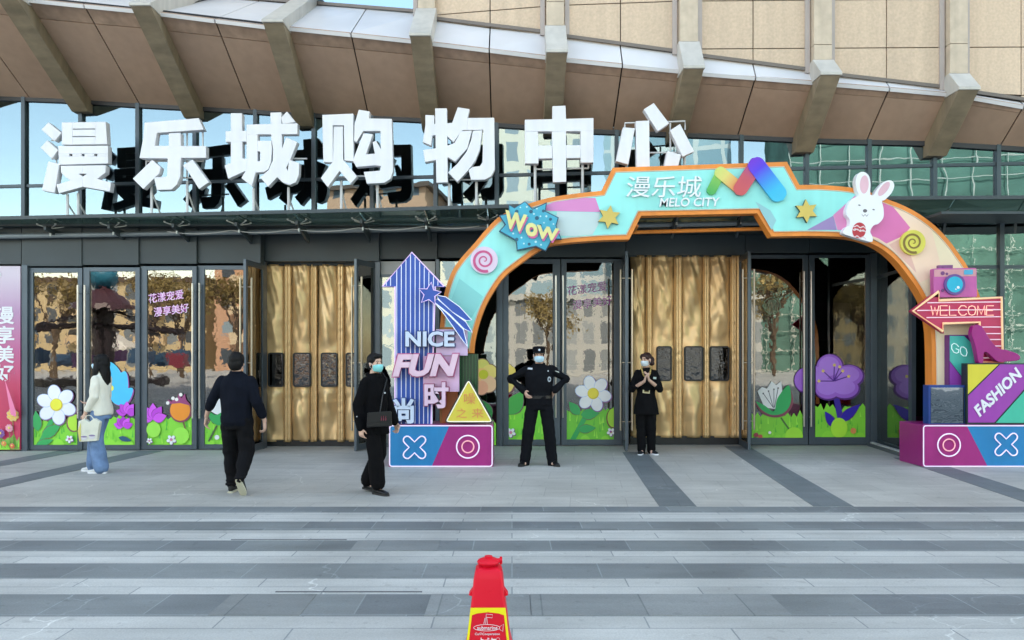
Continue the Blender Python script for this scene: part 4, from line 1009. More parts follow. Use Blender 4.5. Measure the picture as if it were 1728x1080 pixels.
for ch, y in (("漫", 517), ("享", 550), ("美", 583), ("好", 615)): text(bm, ch, (-9, y), (24, y), (-9, y+30), 13.052, .004, .02)
ob("poster_lettering", bm, M_white2, po); bm = new()
text(bm, "城", (-4, 460), (2.5, 460), (-4, 467), 13.052, .004, .0)
ob("poster_lettering", bm, M_white2, po)
# ------------------------------------------------------------------ printed film on the door glass
def ink(h):
    return mat("film ink " + h, tuple(min(.88, c*1.25) for c in lin(h)), .35, var=.03, vscale=5)
class Film:
    def __init__(s, D): s.bm = new(); s.D = D; s.mats = []; s.k = 0
    def mi(s, h):
        if h not in s.mats: s.mats.append(h)
        return s.mats.index(h)
    def poly(s, pts, h):
        s.k += 1; flat(s.bm, pts, s.D-.002-.0006*s.k, s.mi(h))
    def disc(s, *a, h, **k): s.poly(disc(*a, **k), h)
    def grass(s, x0, x1, y0, y1, h="#7cc63a", h2="#4fae3a"):
        pts = [(x0, y1)]; n = max(5, int((x1-x0)/5))
        for i in range(n+1):
            x = x0+(x1-x0)*i/n
            pts.append((x, y0+random.uniform(0, 7) if i % 2 else y0+random.uniform(-7, 2)))
        pts.append((x1, y1)); s.poly(pts, h)
        for i in range(int((x1-x0)/4)):
            x = random.uniform(x0+3, x1-3); y = random.uniform(y0+12, y1-3)
            s.poly([(x-1.2, y), (x+random.uniform(-2, 2), y-random.uniform(9, 18)), (x+1.4, y)], random.choice((h2, "#69bb3a", "#9ad84a")))
        for i in range(4):
            cx = x0+(x1-x0)*random.uniform(.1, .9); r = random.uniform(6, 11)
            if x0+r < cx < x1-r: s.poly([(cx+r*math.cos(R(a)), y1+r*1.1*math.sin(R(a))*1.0) for a in range(180, 361, 15)], "#86cc3c")
    def daisy(s, cx, cy, r, pet="#e9eefc", ctr="#e8d43c", n=6, rot=20, edge="#7a4a78"):
        for k in range(n):
            a = R(rot+360*k/n); x, y = cx+r*.62*math.cos(a), cy+r*.62*math.sin(a); s.disc(x+1, y+1, r*.44, h=edge, n=20, ry=r*.36, rot=rot+360*k/n)
        for k in range(n):
            a = R(rot+360*k/n); x, y = cx+r*.62*math.cos(a), cy+r*.62*math.sin(a); s.disc(x, y, r*.42, h="#a9bbe0", n=20, ry=r*.335, rot=rot+360*k/n)
            s.disc(x, y, r*.39, h=pet, n=20, ry=r*.31, rot=rot+360*k/n)
        s.disc(cx, cy, r*.32, h="#c9b02c", n=22); s.disc(cx-.4, cy-.5, r*.28, h=ctr, n=22)
    def leafp(s, a, b, w0, h="#2f9a52", edge="#6d3f50"):
        a, b = Vector(a), Vector(b); u = b-a; v = Vector((-u.y, u.x)).normalized()
        def shp(k): return [tuple(a+u*t+v*w0*k*math.sin(math.pi*min(1, t**.8))) for t in (0,.15,.3,.5,.7,.85,1)] + [tuple(a+u*t-v*w0*k*math.sin(math.pi*min(1, t**.8))) for t in (.85,.7,.5,.3,.15)]
        s.poly(shp(1.12), edge); s.poly(shp(1), h)
    def stem(s, a, b, w0=1.6, h="#3a9a4c"):
        a, b = Vector(a), Vector(b); v = Vector((-(b-a).y, (b-a).x)).normalized()*w0
        s.poly([tuple(a+v), tuple(b+v), tuple(b-v), tuple(a-v)], h)
    def done(s, par, name="flower_film"):
        return ob(name, s.bm, [ink(h) for h in s.mats], par)
def clipx(f, x0, x1, y0, y1, D):
    """trim a film to its pane"""
    for (px, py), nrm in (((x0, 0), (-1, 0, 0)), ((x1, 0), (1, 0, 0))):
        g = f.bm.verts[:]+f.bm.edges[:]+f.bm.faces[:]
        bmesh.ops.bisect_plane(f.bm, geom=g, plane_co=P(px, 600, D), plane_no=nrm, clear_outer=True)
    for py, nrm in ((y1, (0, 0, -1)), (y0, (0, 0, 1))):
        g = f.bm.verts[:]+f.bm.edges[:]+f.bm.faces[:]
        bmesh.ops.bisect_plane(f.bm, geom=g, plane_co=P(0, py, D), plane_no=nrm, clear_outer=True)
def film(key, gx0, gx1, gy0, gy1):
    o, D = LEAVES[key]; f = Film(D); return o, f, (gx0+.5, gx1-.5, gy0, gy1-.5, D)
random.seed(11)
o, f, c = film(1, 56, 131, 460, 751); f.grass(56, 131, 708, 752); f.stem((92, 700), (66, 752), 4, "#2f9a52"); f.leafp((70, 738), (103, 716), 9); f.leafp((64, 728), (60, 693), 8); f.leafp((60, 752), (90, 742), 6)
f.disc(124, 714, 12, h="#7a4a50", ry=15); f.disc(125, 713, 11, h="#a4cf3c", ry=14); f.daisy(95, 683, 33); f.daisy(117, 741, 6.5, "#f2f2fa", "#b05a9a", 5); clipx(f, *c); f.done(o)
o, f, c = film(2, 151, 228, 458, 751); f.grass(151, 228, 705, 752)
for pts in ([(184,612),(200,622),(205,640),(194,652),(184,648)],[(186,648),(210,626),(216,645),(213,660),(196,670)],[(186,660),(204,658),(224,655),(218,676),(205,684),(190,678)]):
    f.poly([(x+2, y+2) for x, y in smoothpoly(pts, 4)], "#8a4a8c"); f.poly(smoothpoly(pts, 4), "#3fb0e2")
f.disc(187, 655, 5, h="#e2d24a")
for cx, cy, r in ((208, 712, 17), (214, 690, 19)):
    for k in (-2, -1, 0, 1, 2): f.leafp((cx, cy+8), (cx+r*math.sin(R(38*k)), cy+8-r*1.1*math.cos(R(38*k))), r*.33, random.choice(("#b03cc0", "#c24fd0", "#9c2fae")), "#6a2a78")
f.leafp((200, 738), (222, 744), 4, "#1f4f6a"); clipx(f, *c); f.done(o)
o, f, c = film(3, 248, 324, 456, 751); f.grass(248, 324, 705, 752)
for k in (-2, -1, 0, 1, 2): f.leafp((258, 708), (258+24*math.sin(R(38*k)), 708-28*math.cos(R(38*k))), 8, random.choice(("#b03cc0", "#c24fd0")), "#6a2a78")
f.stem((307, 705), (318, 742), 1.4, "#6a5a3a"); f.disc(305, 693, 19, h="#7a3f50", ry=20); f.disc(304, 692, 17, h="#dd8528", ry=18); f.poly([(284,682),(283,674),(290,678),(292,668),(298,675),(302,664),(306,672),(312,664),(314,674),(320,684),(304,680)], "#8a3a6a")
for x, y in ((283, 682), (292, 674), (298, 676), (305, 668)): f.disc(x, y-2, 3, h="#f0d6d0", n=14)
f.disc(259, 725, 12, h="#8fd24a", ry=13); f.disc(305, 735, 14, h="#8fd24a"); f.daisy(289, 742, 8, "#f2f2fa", "#c06aa0", 5); f.daisy(252, 744, 5, "#f2f2fa", "#c06aa0", 5); clipx(f, *c); f.done(o)
def words(par, D, tl, tr, bl, dy, c0="#b23aa8", c1="#f4c2ec"):
    bm = new()
    for i, s in enumerate(("花漾宠爱", "漫享美好")):
        q = [(x+(9 if i else 0), y+dy*i) for x, y in (tl, tr, bl)]
        text(bm, s, *q, D-.004, .001, .026, 1); text(bm, s, *q, D-.006, .001, .0, 0)
    ob("word_film", bm, [ink(c1), ink(c0)], par)
o, D = LEAVES[3]; words(o, D, (250, 496), (309, 488), (251, 512), 23)
o, D = LEAVES[6]; words(o, D, (957, 483), (1023, 474), (958, 499), 24, "#f2e2f0", "#8f2f8c")
o, f, c = film(4, 345, 428, 455, 750); f.grass(345, 428, 712, 751); f.stem((366, 718), (352, 745), 1.4, "#4a5a3a"); f.poly(smoothpoly([(350,688),(355,675),(368,672),(382,680),(385,695),(368,700)], 4), "#e4e6f6"); f.poly(smoothpoly([(352,694),(366,700),(392,684),(390,706),(372,718),(356,710)], 4), "#2f9a52")
f.disc(366, 738, 4, h="#f2f2fa"); clipx(f, *c); f.done(o)
o, f, c = film(5, 858, 933, 445, 742); f.grass(858, 933, 685, 743, "#72c83a"); f.leafp((858, 700), (882, 660), 14, "#3f9c44", "#6a3f5a"); f.disc(858, 640, 14, h="#6a4a50", ry=26); f.disc(856, 638, 13, h="#e8c26a", ry=25); f.disc(862, 626, 8, h="#d9c05a"); f.daisy(862, 730, 8, "#f2f2fa", "#c06aa0", 5); clipx(f, *c); f.done(o)
o, f, c = film(6, 956, 1036, 443, 742); f.grass(956, 1036, 690, 743, "#6ebf38"); f.stem((995, 690), (966, 743), 4, "#2f9a52"); f.leafp((980, 700), (1012, 697), 9); f.leafp((978, 700), (960, 678), 8); f.leafp((975, 725), (1006, 722), 7); f.disc(1034, 706, 11, h="#6a4a3a", ry=17); f.disc(1035, 705, 10, h="#98c83c", ry=16)
f.daisy(1001, 664, 30, "#dde6fa", "#dfc93c", 6, 12); f.daisy(1031, 729, 7, "#f2f2fa", "#8a4a90", 5); clipx(f, *c); f.done(o)
o, f, c = film(7, 1268, 1355, 436, 739); f.grass(1268, 1355, 698, 740); f.stem((1318, 705), (1332, 725), 1.3, "#4a6a3a")
f.disc(1360, 642, 20, h="#5a2a78", ry=22); f.disc(1359, 641, 18.5, h="#9a62c4", ry=20)
f.poly(smoothpoly([(1274,678),(1288,690),(1305,696),(1318,676),(1328,652),(1338,668),(1336,688),(1322,702),(1302,704),(1284,696)], 4), "#7a3f50")
f.poly([(1278,660),(1286,653),(1294,656),(1302,643),(1310,650),(1318,643),(1320,660),(1309,690),(1290,688)], "#e2e8f6")
f.poly(smoothpoly([(1276,678),(1290,684),(1306,694),(1312,672),(1330,650),(1335,668),(1332,686),(1320,698),(1302,700),(1286,692)], 4), "#2f9f58")
for a, b in (((1305, 688), (1288, 664)), ((1305, 688), (1297, 660)), ((1306, 688), (1306, 657)), ((1307, 688), (1313, 655))): f.stem(a, b, .5, "#3a3a4a"); f.disc(*b, 1.4, h="#2a2a3a", n=10)
f.disc(1340, 736, 15, h="#9ad43c"); f.disc(1299, 730, 2.6, h="#f6f0f4", n=12); f.disc(1276, 734, 4, h="#a04050", n=12); f.disc(1283, 737, 4, h="#c05a50", n=12); clipx(f, *c); f.done(o)
o, f, c = film(8, 1375, 1461, 435, 738); f.grass(1375, 1461, 686, 739)
f.stem((1410, 664), (1418, 705), 5, "#3a2890"); f.leafp((1416, 712), (1452, 682), 8, "#30229a", "#6a3f5a"); f.leafp((1410, 722), (1392, 694), 7, "#30229a", "#6a3f5a")
pet = [(1400, 620, 22, 22), (1432, 634, 24, 18), (1425, 655, 24, 17), (1397, 655, 22, 18), (1385, 634, 18, 18)]
for x, y, a, b in pet: f.disc(x+1, y+1, a+2, h="#4f2470", ry=b+2)
for x, y, a, b in pet: f.disc(x, y, a, h="#9560c2", ry=b)
for x, y, a, b in pet: f.disc(x-1, y-2, a*.8, h="#a878d2", ry=b*.75)
for b in ((1389, 626), (1408, 616), (1417, 619), (1422, 626), (1432, 635), (1382, 643)): f.stem((1407, 643), b, .8, "#4a2380"); f.disc(*b, 2.6, h="#e0c070", n=12)
f.disc(1416, 722, 14, h="#a4d83c", ry=17); f.disc(1440, 727, 5, h="#d08a50", n=12); clipx(f, *c); f.done(o)
f = Film(13.74); f.grass(800, 837, 712, 752); f.leafp((830, 705), (806, 672), 10, "#2f7a3c", "#6a3f5a")
for x, y, r in ((814, 618, 12), (826, 628, 13), (812, 634, 13), (824, 648, 14), (812, 654, 12)): f.disc(x, y, r+1.5, h="#7a5a4a")
for x, y, r, h in ((814, 618, 12, "#c9c060"), (826, 628, 13, "#d8c26a"), (812, 634, 13, "#dcae6a"), (824, 648, 14, "#e0b088"), (812, 654, 12, "#d89a7a")): f.disc(x, y, r, h=h)
f.disc(816, 632, 8, h="#b8b42c"); clipx(f, 800, 837, 600, 751, 13.74); f.done(mall)
# film on the swung leaf and poster flowers
f = Film(13.06)
f.grass(-40, 34, 738, 759, "#7ba84a", "#5d8a40")
for x, y, r, h in ((21, 700, 10, "#e8b45a"), (15, 722, 6, "#e890a0"), (0, 731, 7, "#7a4a90"), (20, 752, 4, "#d0603a"), (6, 748, 4, "#d8803a")): f.stem((x, y), (x+3, 756), .6, "#6a7a3a"); f.daisy(x, y, r, h, "#e8c86a", 8, edge=h)
f.poly([(8,640),(22,680),(30,705),(18,700)], "#e0789c"); clipx(f, -47, 33, 449, 758.5, 13.06); f.done(po, "poster_flowers")
# pale round crest mirrored in the far door, its reflection drawn on the glass
o, D = LEAVES[7]; bm = new()
ptube(bm, disc(1303, 516, 14, 32), D-.003, .004, True)
for k in range(9):
    x = 1293+2.5*k; tube(bm, [P(1303+(x-1303)*.5, 506, D-.003), P(x, 516+3*math.sin(k*2.2), D-.003), P(1303+(x-1303)*.8, 527, D-.003)], .004, 5)
ob("crest_reflection", bm, paint("#a9c7a4"), o)
# ------------------------------------------------------------------ tapered red caution column
CD = 3.4; cxp = 823.5
cc = P(cxp, 0, CD).x
cone = thing("caution_cone", "square red caution cone with a knobbed top and yellow edged label", "traffic cone", (cc, CD+.08, 0))
M_red = mat("red moulded plastic", (.68, .004, .022), .45, spec=.25, var=.05, vscale=4, bump=.04, bscale=60)
def zpx(y): return P(0, y, CD).z
def hw(y): return lerp([(962, 21), (980, 25), (1008, 27), (1024, 29.5), (1080, 36)], y)*CD/F
bm = new(); cyd = CD+.082; rings = []
for z, h in ((.045, .165), (zpx(1080), hw(1080)), (zpx(1026), hw(1026)), (zpx(1008), hw(1010)), (zpx(982), hw(982)), (zpx(968), hw(968)), (zpx(963), hw(962)*.8)):
    ring = roundpoly([(-h, -h), (h, -h), (h, h), (-h, h)], h*.22, 4)
    rings.append([bm.verts.new((cc+x, cyd+y, z)) for x, y in ring])
for a, b in zip(rings, rings[1:]):
    for j in range(len(a)): bm.faces.new((a[j], a[(j+1) % len(a)], b[(j+1) % len(a)], b[j]))
bm.faces.new(rings[0]); bm.faces.new(rings[-1])
ob("cone_body", bm, M_red, cone, smooth=True, angle=40)
bm = new(); box(bm, cc-.19, cc+.19, cyd-.19, cyd+.19, 0, .045); ob("cone_base", bm, mat("black rubber base", (.02, .02, .02), .7), cone, bevel=.012)
bm = new(); c = Vector((cc, cyd, zpx(956)))
ball(bm, c, (.052, .052, .019), 20); tube(bm, [c+Vector((0,0,-.03)), c+Vector((0,0,0))], .03, 14); tube(bm, [c+Vector((0,0,.014)), c+Vector((0,0,.026))], .018, 12)
tube(bm, [c+Vector((.04,0,.004)), c+Vector((.062,0,.006))], .011, 8); tube(bm, [c+Vector((.056,0,-.012)), c+Vector((.056,0,.022))], .006, 8)
ob("cone_knob", bm, M_red, cone, smooth=True, angle=50)
for s in (-1, 1):
    bm = new(); h = hw(1010); slab(bm, [(cc+s*h*.96, cyd-.03, zpx(1000)), (cc+s*(h+.018), cyd-.03, zpx(1011)), (cc+s*h*.99, cyd-.03, zpx(1013))], (0, .06, 0)); ob("cone_lug", bm, M_red, cone, bevel=.003)
bm = new(); yf = cyd-hw(995)+.0005
tube(bm, [(cc+.021*math.cos(R(a)), cyd-hw(zz)-.0005, P(0,zz,CD).z) for a, zz in [(a, 994-6*math.sin(R(a))*1.0) for a in range(190, 350, 16)]], .0012, 5); ob("moulded_mark", bm, M_red, cone)
# label on the front face
def lf(u, y, off):        # u across in pixels from the axis
    h = hw(y); d = cyd-h-off
    return Vector((cc+u*CD/F, d, P(0, y, CD).z))
def lab(pts, off): 
    bm_ = new(); bm_.faces.new([bm_.verts.new(lf(u, y, off)) for u, y in pts]); return bm_
yel = [(-29.5,1026),(29.5,1026),(42,1132),(-42,1132)]
lbl = ob("cone_label", lab(yel, .0015), mat("label yellow", (.86, .74, .01), .5, spec=.25), cone)
red = [(-27,1038),(-18,1035),(0,1033),(18,1035),(27,1038),(37.5,1130),(-37.5,1130)]
ob("label_field", lab(red, .003), mat("label red", (.66, .005, .02), .5, spec=.25), lbl)
bm = new()
def lt(pts, r=.0011, closed=False): tube(bm, [lf(u, y, .0045) for u, y in pts], r, 5, closed)
lt([(22*math.cos(R(a))-2, 1058+5.2*math.sin(R(a))) for a in range(0, 360, 15)], closed=True)
lt([(-4,1052),(-3,1036),(8,1037),(7,1042),(-3,1041)]); lt([(-7,1052),(-5,1042)]); lt([(-1,1052),(-2,1042)]); lt([(19,1057),(26,1052),(25,1064),(19,1060)])
def ltext(body, u0, u1, y0, y1, bold):
    me = text_mesh(body, bold); xs = [v.co.x for v in me.vertices]; ys = [v.co.y for v in me.vertices]; a0, a1, b0, b1 = min(xs), max(xs), min(ys), max(ys)
    vs = [bm.verts.new(lf(u0+(u1-u0)*(v.co.x-a0)/(a1-a0), y1+(y0-y1)*(v.co.y-b0)/(b1-b0), .0045 if v.co.z > 0 else .0035)) for v in me.vertices]
    for p in me.polygons:
        try: bm.faces.new([vs[i] for i in p.vertices])
        except ValueError: pass
    bpy.data.meshes.remove(me)
ltext("submarine", -18, 16, 1055, 1061.5, .01); ltext("Cui♡Cooperation", -22, 20, 1066, 1071, .01); ltext("卡式气", -16, 14, 1074, 1092, .03)
lt([(17+3*math.cos(R(a)), 1077+3*math.sin(R(a))) for a in range(0, 360, 30)], .0007, True)
ob("label_print", bm, paint("#fbeff0"), lbl)

# ------------------------------------------------------------------ people
from mathutils.bvhtree import BVHTree
def bake(o):
    dg = bpy.context.evaluated_depsgraph_get(); dg.update()
    me = bpy.data.meshes.new_from_object(o.evaluated_get(dg)); old = o.data
    o.modifiers.clear(); o.data = me; me.name = old.name; bpy.data.meshes.remove(old)
    for p in me.polygons: p.use_smooth = True
def fuse(name, bm, m, parent, voxel=.008, smooth=4, wr=0.0, ws=9.0, wz=1.3, seed=0, adapt=0):
    o = ob(name, bm, m, parent, smooth=True)
    r = o.modifiers.new("fuse", 'REMESH'); r.mode = 'VOXEL'; r.voxel_size = voxel
    if smooth:
        s = o.modifiers.new("smooth", 'SMOOTH'); s.factor = .5; s.iterations = smooth
    bake(o)
    if wr:
        me = o.data; ns = [v.normal.copy() for v in me.vertices]
        for v, n in zip(me.vertices, ns):
            p = Vector((v.co.x*ws, v.co.y*ws, v.co.z*ws*wz)) + Vector((seed, seed*2, 0))
            a = noise.noise(p); b = 1-abs(noise.noise(p*.7+Vector((9, 3, 1))))*2
            v.co += n*wr*(a*.8 + b*.6 - .3)
        me.update()
    return o
def fabric(name, col, rough=.85, bump=.3, sc=160, var=.12, spec=.3):
    return mat(name, col, rough, var=var, vscale=9, bump=bump, bscale=sc, spec=spec)
M_skin = mat("skin", (.60, .38, .28), .5, var=.06, vscale=14)
M_hair = mat("black hair", (.005, .0045, .0045), .6, spec=.2, var=.3, vscale=30, bump=.5, bscale=90, stretch=(1, 1, .12))
M_hairr = mat("dark reddish hair", (.03, .009, .008), .55, var=.3, vscale=30, bump=.5, bscale=90, stretch=(1, 1, .12))
M_eye = mat("dark eye", (.012, .01, .01), .2)
M_maskb = fabric("pale blue mask cloth", (.50, .70, .80), .7, .15); M_maskt = fabric("teal mask cloth", (.25, .66, .66), .7, .15); M_maskw = fabric("white mask cloth", (.66, .74, .78), .7, .15)
class Person:
    def __init__(s, label, base, fw, h, cat="person"):
        s.k = h/1.7; s.fw = Vector((*fw, 0)).normalized(); s.lf = Vector((-s.fw.y, s.fw.x, 0)); s.base = Vector((*base, 0))
        s.t = thing("person", label, cat, s.base); s.hd = None
    def V(s, a, b, c): return s.base + (s.lf*a + s.fw*b + Vector((0, 0, c)))*s.k
    def D(s, a, b, c): return (s.lf*a + s.fw*b + Vector((0, 0, c)))
    def sec(s, bm, rows, seg=18):
        """rows (a,b,c, r_side, r_front): stacked horizontal sections"""
        tube(bm, [s.V(r[0], r[1], r[2]) for r in rows], [(r[3]*s.k, r[4]*s.k) for r in rows], seg, side=s.lf)
    def limb(s, bm, pts, rr, seg=12):
        q = [s.V(*p) for p in pts]; rr = [r*s.k for r in rr]
        tube(bm, q, rr, seg)
        for p, r in zip(q, rr): ball(bm, p, r*.98, 10)
    def hand(s, bm, wrist, d, pn, thumb, curl=.5, size=1.0):
        k = s.k*size*1.05; w = s.V(*wrist); d = s.D(*d).normalized(); t = s.D(*thumb); t = (t-d*t.dot(d)).normalized(); n = s.D(*pn); n = (n-d*n.dot(d)-t*n.dot(t)).normalized()
        tube(bm, [w-d*.012*k, w+d*.03*k, w+d*.07*k, w+d*.09*k], [(.026*k, .02*k), (.034*k, .018*k), (.039*k, .016*k), (.034*k, .012*k)], 12, side=t)
        for i, (off, ln) in enumerate(((.028, .068), (.0095, .078), (-.009, .073), (-.027, .056))):
            p = w + t*off*k + d*.084*k; pts = [w + t*off*.9*k + d*.06*k, p]; a = .15+.08*i
            for seg in (.42, .32, .26):
                a += curl*(.75+.12*i)
                p = p + (d*math.cos(a) + n*math.sin(a))*ln*seg*k*1.05 + t*(off*.06*k); pts.append(p)
            tube(bm, pts, [.009*k, .0092*k, .0085*k, .0078*k, .006*k], 8); ball(bm, pts[-1], .006*k, 8)
        b = w + t*.028*k + d*.025*k; c = b + (t*.75 + d*.6 + n*.25)*.035*k; e = c + (t*.3 + d*.9 + n*.35)*.032*k
        tube(bm, [w + d*.01*k, b, c, e], [.014*k, .0125*k, .0105*k, .0075*k], 8); ball(bm, e, .0075*k, 8)
    def head(s, bm, yaw=0, pitch=0, at=(0, .015, 1.585)):
        """yaw + turns towards the person's left"""
        s.hd = s.V(*at); q = Matrix.Rotation(R(yaw), 3, 'Z'); f = q @ s.fw; l = q @ s.lf; u = Vector((0, 0, 1))
        px = Matrix.Rotation(R(pitch), 3, l); f = px @ f; u = px @ u
        s.hf, s.hl, s.hu = f, l, u
        rot = Matrix((l, f, u)).transposed(); k = s.k
        H = lambda a, b, c: s.hd + (l*a + f*b + u*c)*k
        s.H = H; s.rot = rot
        ball(bm, H(0, -.012, .028), (.074*k, .092*k, .088*k), 20, rot); ball(bm, H(0, .022, -.035), (.06*k, .068*k, .078*k), 18, rot)
        ball(bm, H(0, .045, -.088), (.032*k, .036*k, .026*k), 12, rot)
        tube(bm, [H(0, .082, .012), H(0, .097, -.018), H(0, .104, -.034)], [.007*k, .011*k, .014*k], 8); ball(bm, H(0, .1, -.034), .0135*k, 10)
        for sg in (-1, 1):
            ball(bm, H(sg*.013, .094, -.038), .008*k, 8)
            ball(bm, H(sg*.03, .072, .0), (.02*k, .012*k, .012*k), 10, rot); ball(bm, H(sg*.045, .06, -.03), (.02*k, .02*k, .018*k), 10, rot)
            ball(bm, H(sg*.077, -.005, -.01), (.010*k, .02*k, .032*k), 12, rot)
        ball(bm, H(0, .088, -.066), (.024*k, .010*k, .006*k), 10, rot); ball(bm, H(0, .086, -.076), (.02*k, .010*k, .006*k), 10, rot)
        tube(bm, [s.V(0, -.01, 1.40), s.V(0, -.005, 1.47), s.hd + (u*-.06 - f*.01)*k], [.062*k, .054*k, .052*k], 16)
    def face(s, brow=M_hair):
        H, k = s.H, s.k; bm = new()
        for sg in (-1, 1): ball(bm, H(sg*.031, .0815, .004), (.0115*k, .006*k, .0065*k), 12, s.rot)
        ob("eye", bm, M_eye, s.t, smooth=True)
        bm = new()
        for sg in (-1, 1): tube(bm, [H(sg*.014, .087, .022), H(sg*.03, .085, .028), H(sg*.048, .074, .022)], [.0028*k, .0035*k, .002*k], 6)
        ob("eyebrow", bm, brow, s.t, smooth=True)
    def mask(s, m):
        H, k = s.H, s.k; bm = new(); G = []
        for i in range(9):
            v = i/8; z = -.013-.092*v; row = []
            for j in range(17):
                th = R(-78+156*j/16); bulge = .018*math.sin(math.pi*min(1, v*1.02))*max(0, math.cos(th)) + .014*math.exp(-((v-.22)/.25)**2)*max(0, math.cos(th))**6
                rx = .072-.012*v*v; ry = .071+bulge; zz = z + .012*(1-math.cos(th))*(1 if v < .5 else -1)*(1-abs(2*v-1))*0
                pinch = (z+.055)*(1-.35*(abs(th)/R(78))**2)-.055
                row.append(bm.verts.new(H(rx*math.sin(th), .026+ry*math.cos(th)-.012*v*v, pinch + .003*math.sin(v*19))))
            G.append(row)
        for i in range(8):
            for j in range(16): bm.faces.new((G[i][j], G[i][j+1], G[i+1][j+1], G[i+1][j]))
        o = ob("face_mask", bm, m, s.t, smooth=True); md = o.modifiers.new("thick", 'SOLIDIFY'); md.thickness = .003; md.offset = 1
        bm = new()
        for sg in (-1, 1): tube(bm, [H(sg*.068, .04, -.03), H(sg*.08, .005, .012), H(sg*.084, -.018, .0)], .0016, 5); tube(bm, [H(sg*.062, .038, -.085), H(sg*.08, .0, -.045), H(sg*.084, -.018, .0)], .0016, 5)
        ob("mask_loop", bm, M_white2, o)
    def shoe(s, ank, fdir, up=(0, 0, 1), m=None, sole=None, ln=.255, hgt=.085, low=False):
        """ank: point on the sole under the ankle; fdir: toe direction, up: sole normal"""
        k = s.k; o = s.V(*ank); f = s.D(*fdir).normalized(); u = s.D(*up); u = (u-f*u.dot(f)).normalized(); l = u.cross(f)
        Pt = lambda a, b, c: o + (l*a + f*b + u*c)*k
        bm = new(); rows = [(-.062, .026, .034, .07), (-.04, .034, .04, .085), (0, .036, .04, .09 if not low else .07), (.05, .038, .036, .075 if not low else .055), (.10, .043, .026, .052), (.145, .042, .02, .04), (.18, .028, .014, .028)]
        tube(bm, [Pt(0, r[0], .012+r[3]*.5) for r in rows], [(r[1]*k, r[3]*.5*k) for r in rows], 14, side=l)
        ball(bm, Pt(0, .165, .03), (.034*k, .03*k, .02*k), 12, Matrix((l, f, u)).transposed()); ball(bm, Pt(0, -.045, .045), (.032*k, .03*k, .035*k), 12, Matrix((l, f, u)).transposed())
        so = fuse("shoe", bm, m, s.t, .006, 3)
        bm = new(); pts = smoothpoly([(-.034,-.06),(-.02,-.078),(.02,-.078),(.034,-.06),(.036,0),(.044,.09),(.043,.15),(.025,.192),(0,.2),(-.025,.19),(-.042,.15),(-.043,.09),(-.035,0)], 3)
        a = [bm.verts.new(Pt(x, y, 0)) for x, y in pts]; b = [bm.verts.new(Pt(x, y, .022)) for x, y in pts]; n = len(a)
        bm.faces.new(a); bm.faces.new(b)
        for i in range(n): bm.faces.new((a[i], a[(i+1) % n], b[(i+1) % n], b[i]))
        ob("shoe_sole", bm, sole or m, so, smooth=True, angle=50)
        return so
    def hair(s, balls, m=M_hair, name="hair", tubes=(), wr=.004):
        bm = new(); k = s.k
        for c, r in balls: ball(bm, s.H(*c), tuple(x*k for x in r), 18, s.rot)
        for pts, rr in tubes: tube(bm, [s.H(*p) for p in pts], [(a*k, b*k) for a, b in rr], 16, side=s.hl)
        return fuse(name, bm, m, s.t, .006, 2, wr, 26, .35)
def patches(o, items):
    """small emblems laid on a garment where the photograph shows them: (pixel polygon, colour)"""
    me = o.data; off = wl(o); dgv = [v.co+off for v in me.vertices]; tree = BVHTree.FromPolygons(dgv, [p.vertices[:] for p in me.polygons])
    org = Vector((0, 0, CH))
    for nm, pts, h, lift in items:
        bm = new(); vs = []
        c = Vector((sum(p[0] for p in pts)/len(pts), sum(p[1] for p in pts)/len(pts)))
        hit0 = tree.ray_cast(org, (P(c.x, c.y, 10)-org).normalized())[0]
        for x, y in pts:
            d = (P(x, y, 10)-org).normalized(); hit = tree.ray_cast(org, d)[0] or hit0
            if hit is None or hit0 is None: continue
            if (hit-hit0).length > .12: hit = org + d*(hit0-org).length
            vs.append(hit - d*lift)
        if len(vs) > 2:
            a = [bm.verts.new(v) for v in vs]; b = [bm.verts.new(v + Vector((0, lift*.7, 0))) for v in vs]; n = len(a)
            bm.faces.new(a); bm.faces.new(b[::-1])
            for i in range(n): bm.faces.new((a[i], b[i], b[(i+1) % n], a[(i+1) % n]))
            ob(nm, bm, paint(h, .6), o)
        else: bm.free()
def legs_bm(pp, joints, rr, pelvis=None):
    bm = new()
    for hip, knee, ank in joints:
        pp.limb(bm, [hip, knee, ank], rr)
    return bm
def basebody(pp, arms, legs, hands, yaw=0, pitch=0, headat=(0, .015, 1.585), slim=1.0):
    bm = new()
    pp.sec(bm, [(0,0,.86,.13*slim,.10), (0,0,.94,.15*slim,.105), (0,.0,1.06,.125*slim,.09), (0,.0,1.24,.145*slim,.105), (0,-.005,1.36,.15*slim,.085), (0,-.01,1.43,.07,.06)])
    for sh, el, wr_ in arms: pp.limb(bm, [sh, el, tuple((Vector(el)*.35+Vector(wr_)*.65)), wr_], [.046, .037, .032, .025])
    for hip, kn, an in legs: pp.limb(bm, [hip, kn, tuple(Vector(kn)*.6+Vector(an)*.4), an], [.075, .05, .05, .034])
    for an_ in legs: pp.limb(bm, [an_[2], tuple(Vector(an_[2])+Vector((0, .085, -.06)))], [.032, .02])
    for hh in hands: pp.hand(bm, *hh)
    pp.head(bm, yaw, pitch, headat)
    return fuse("body", bm, M_skin, pp.t, .0065, 3)

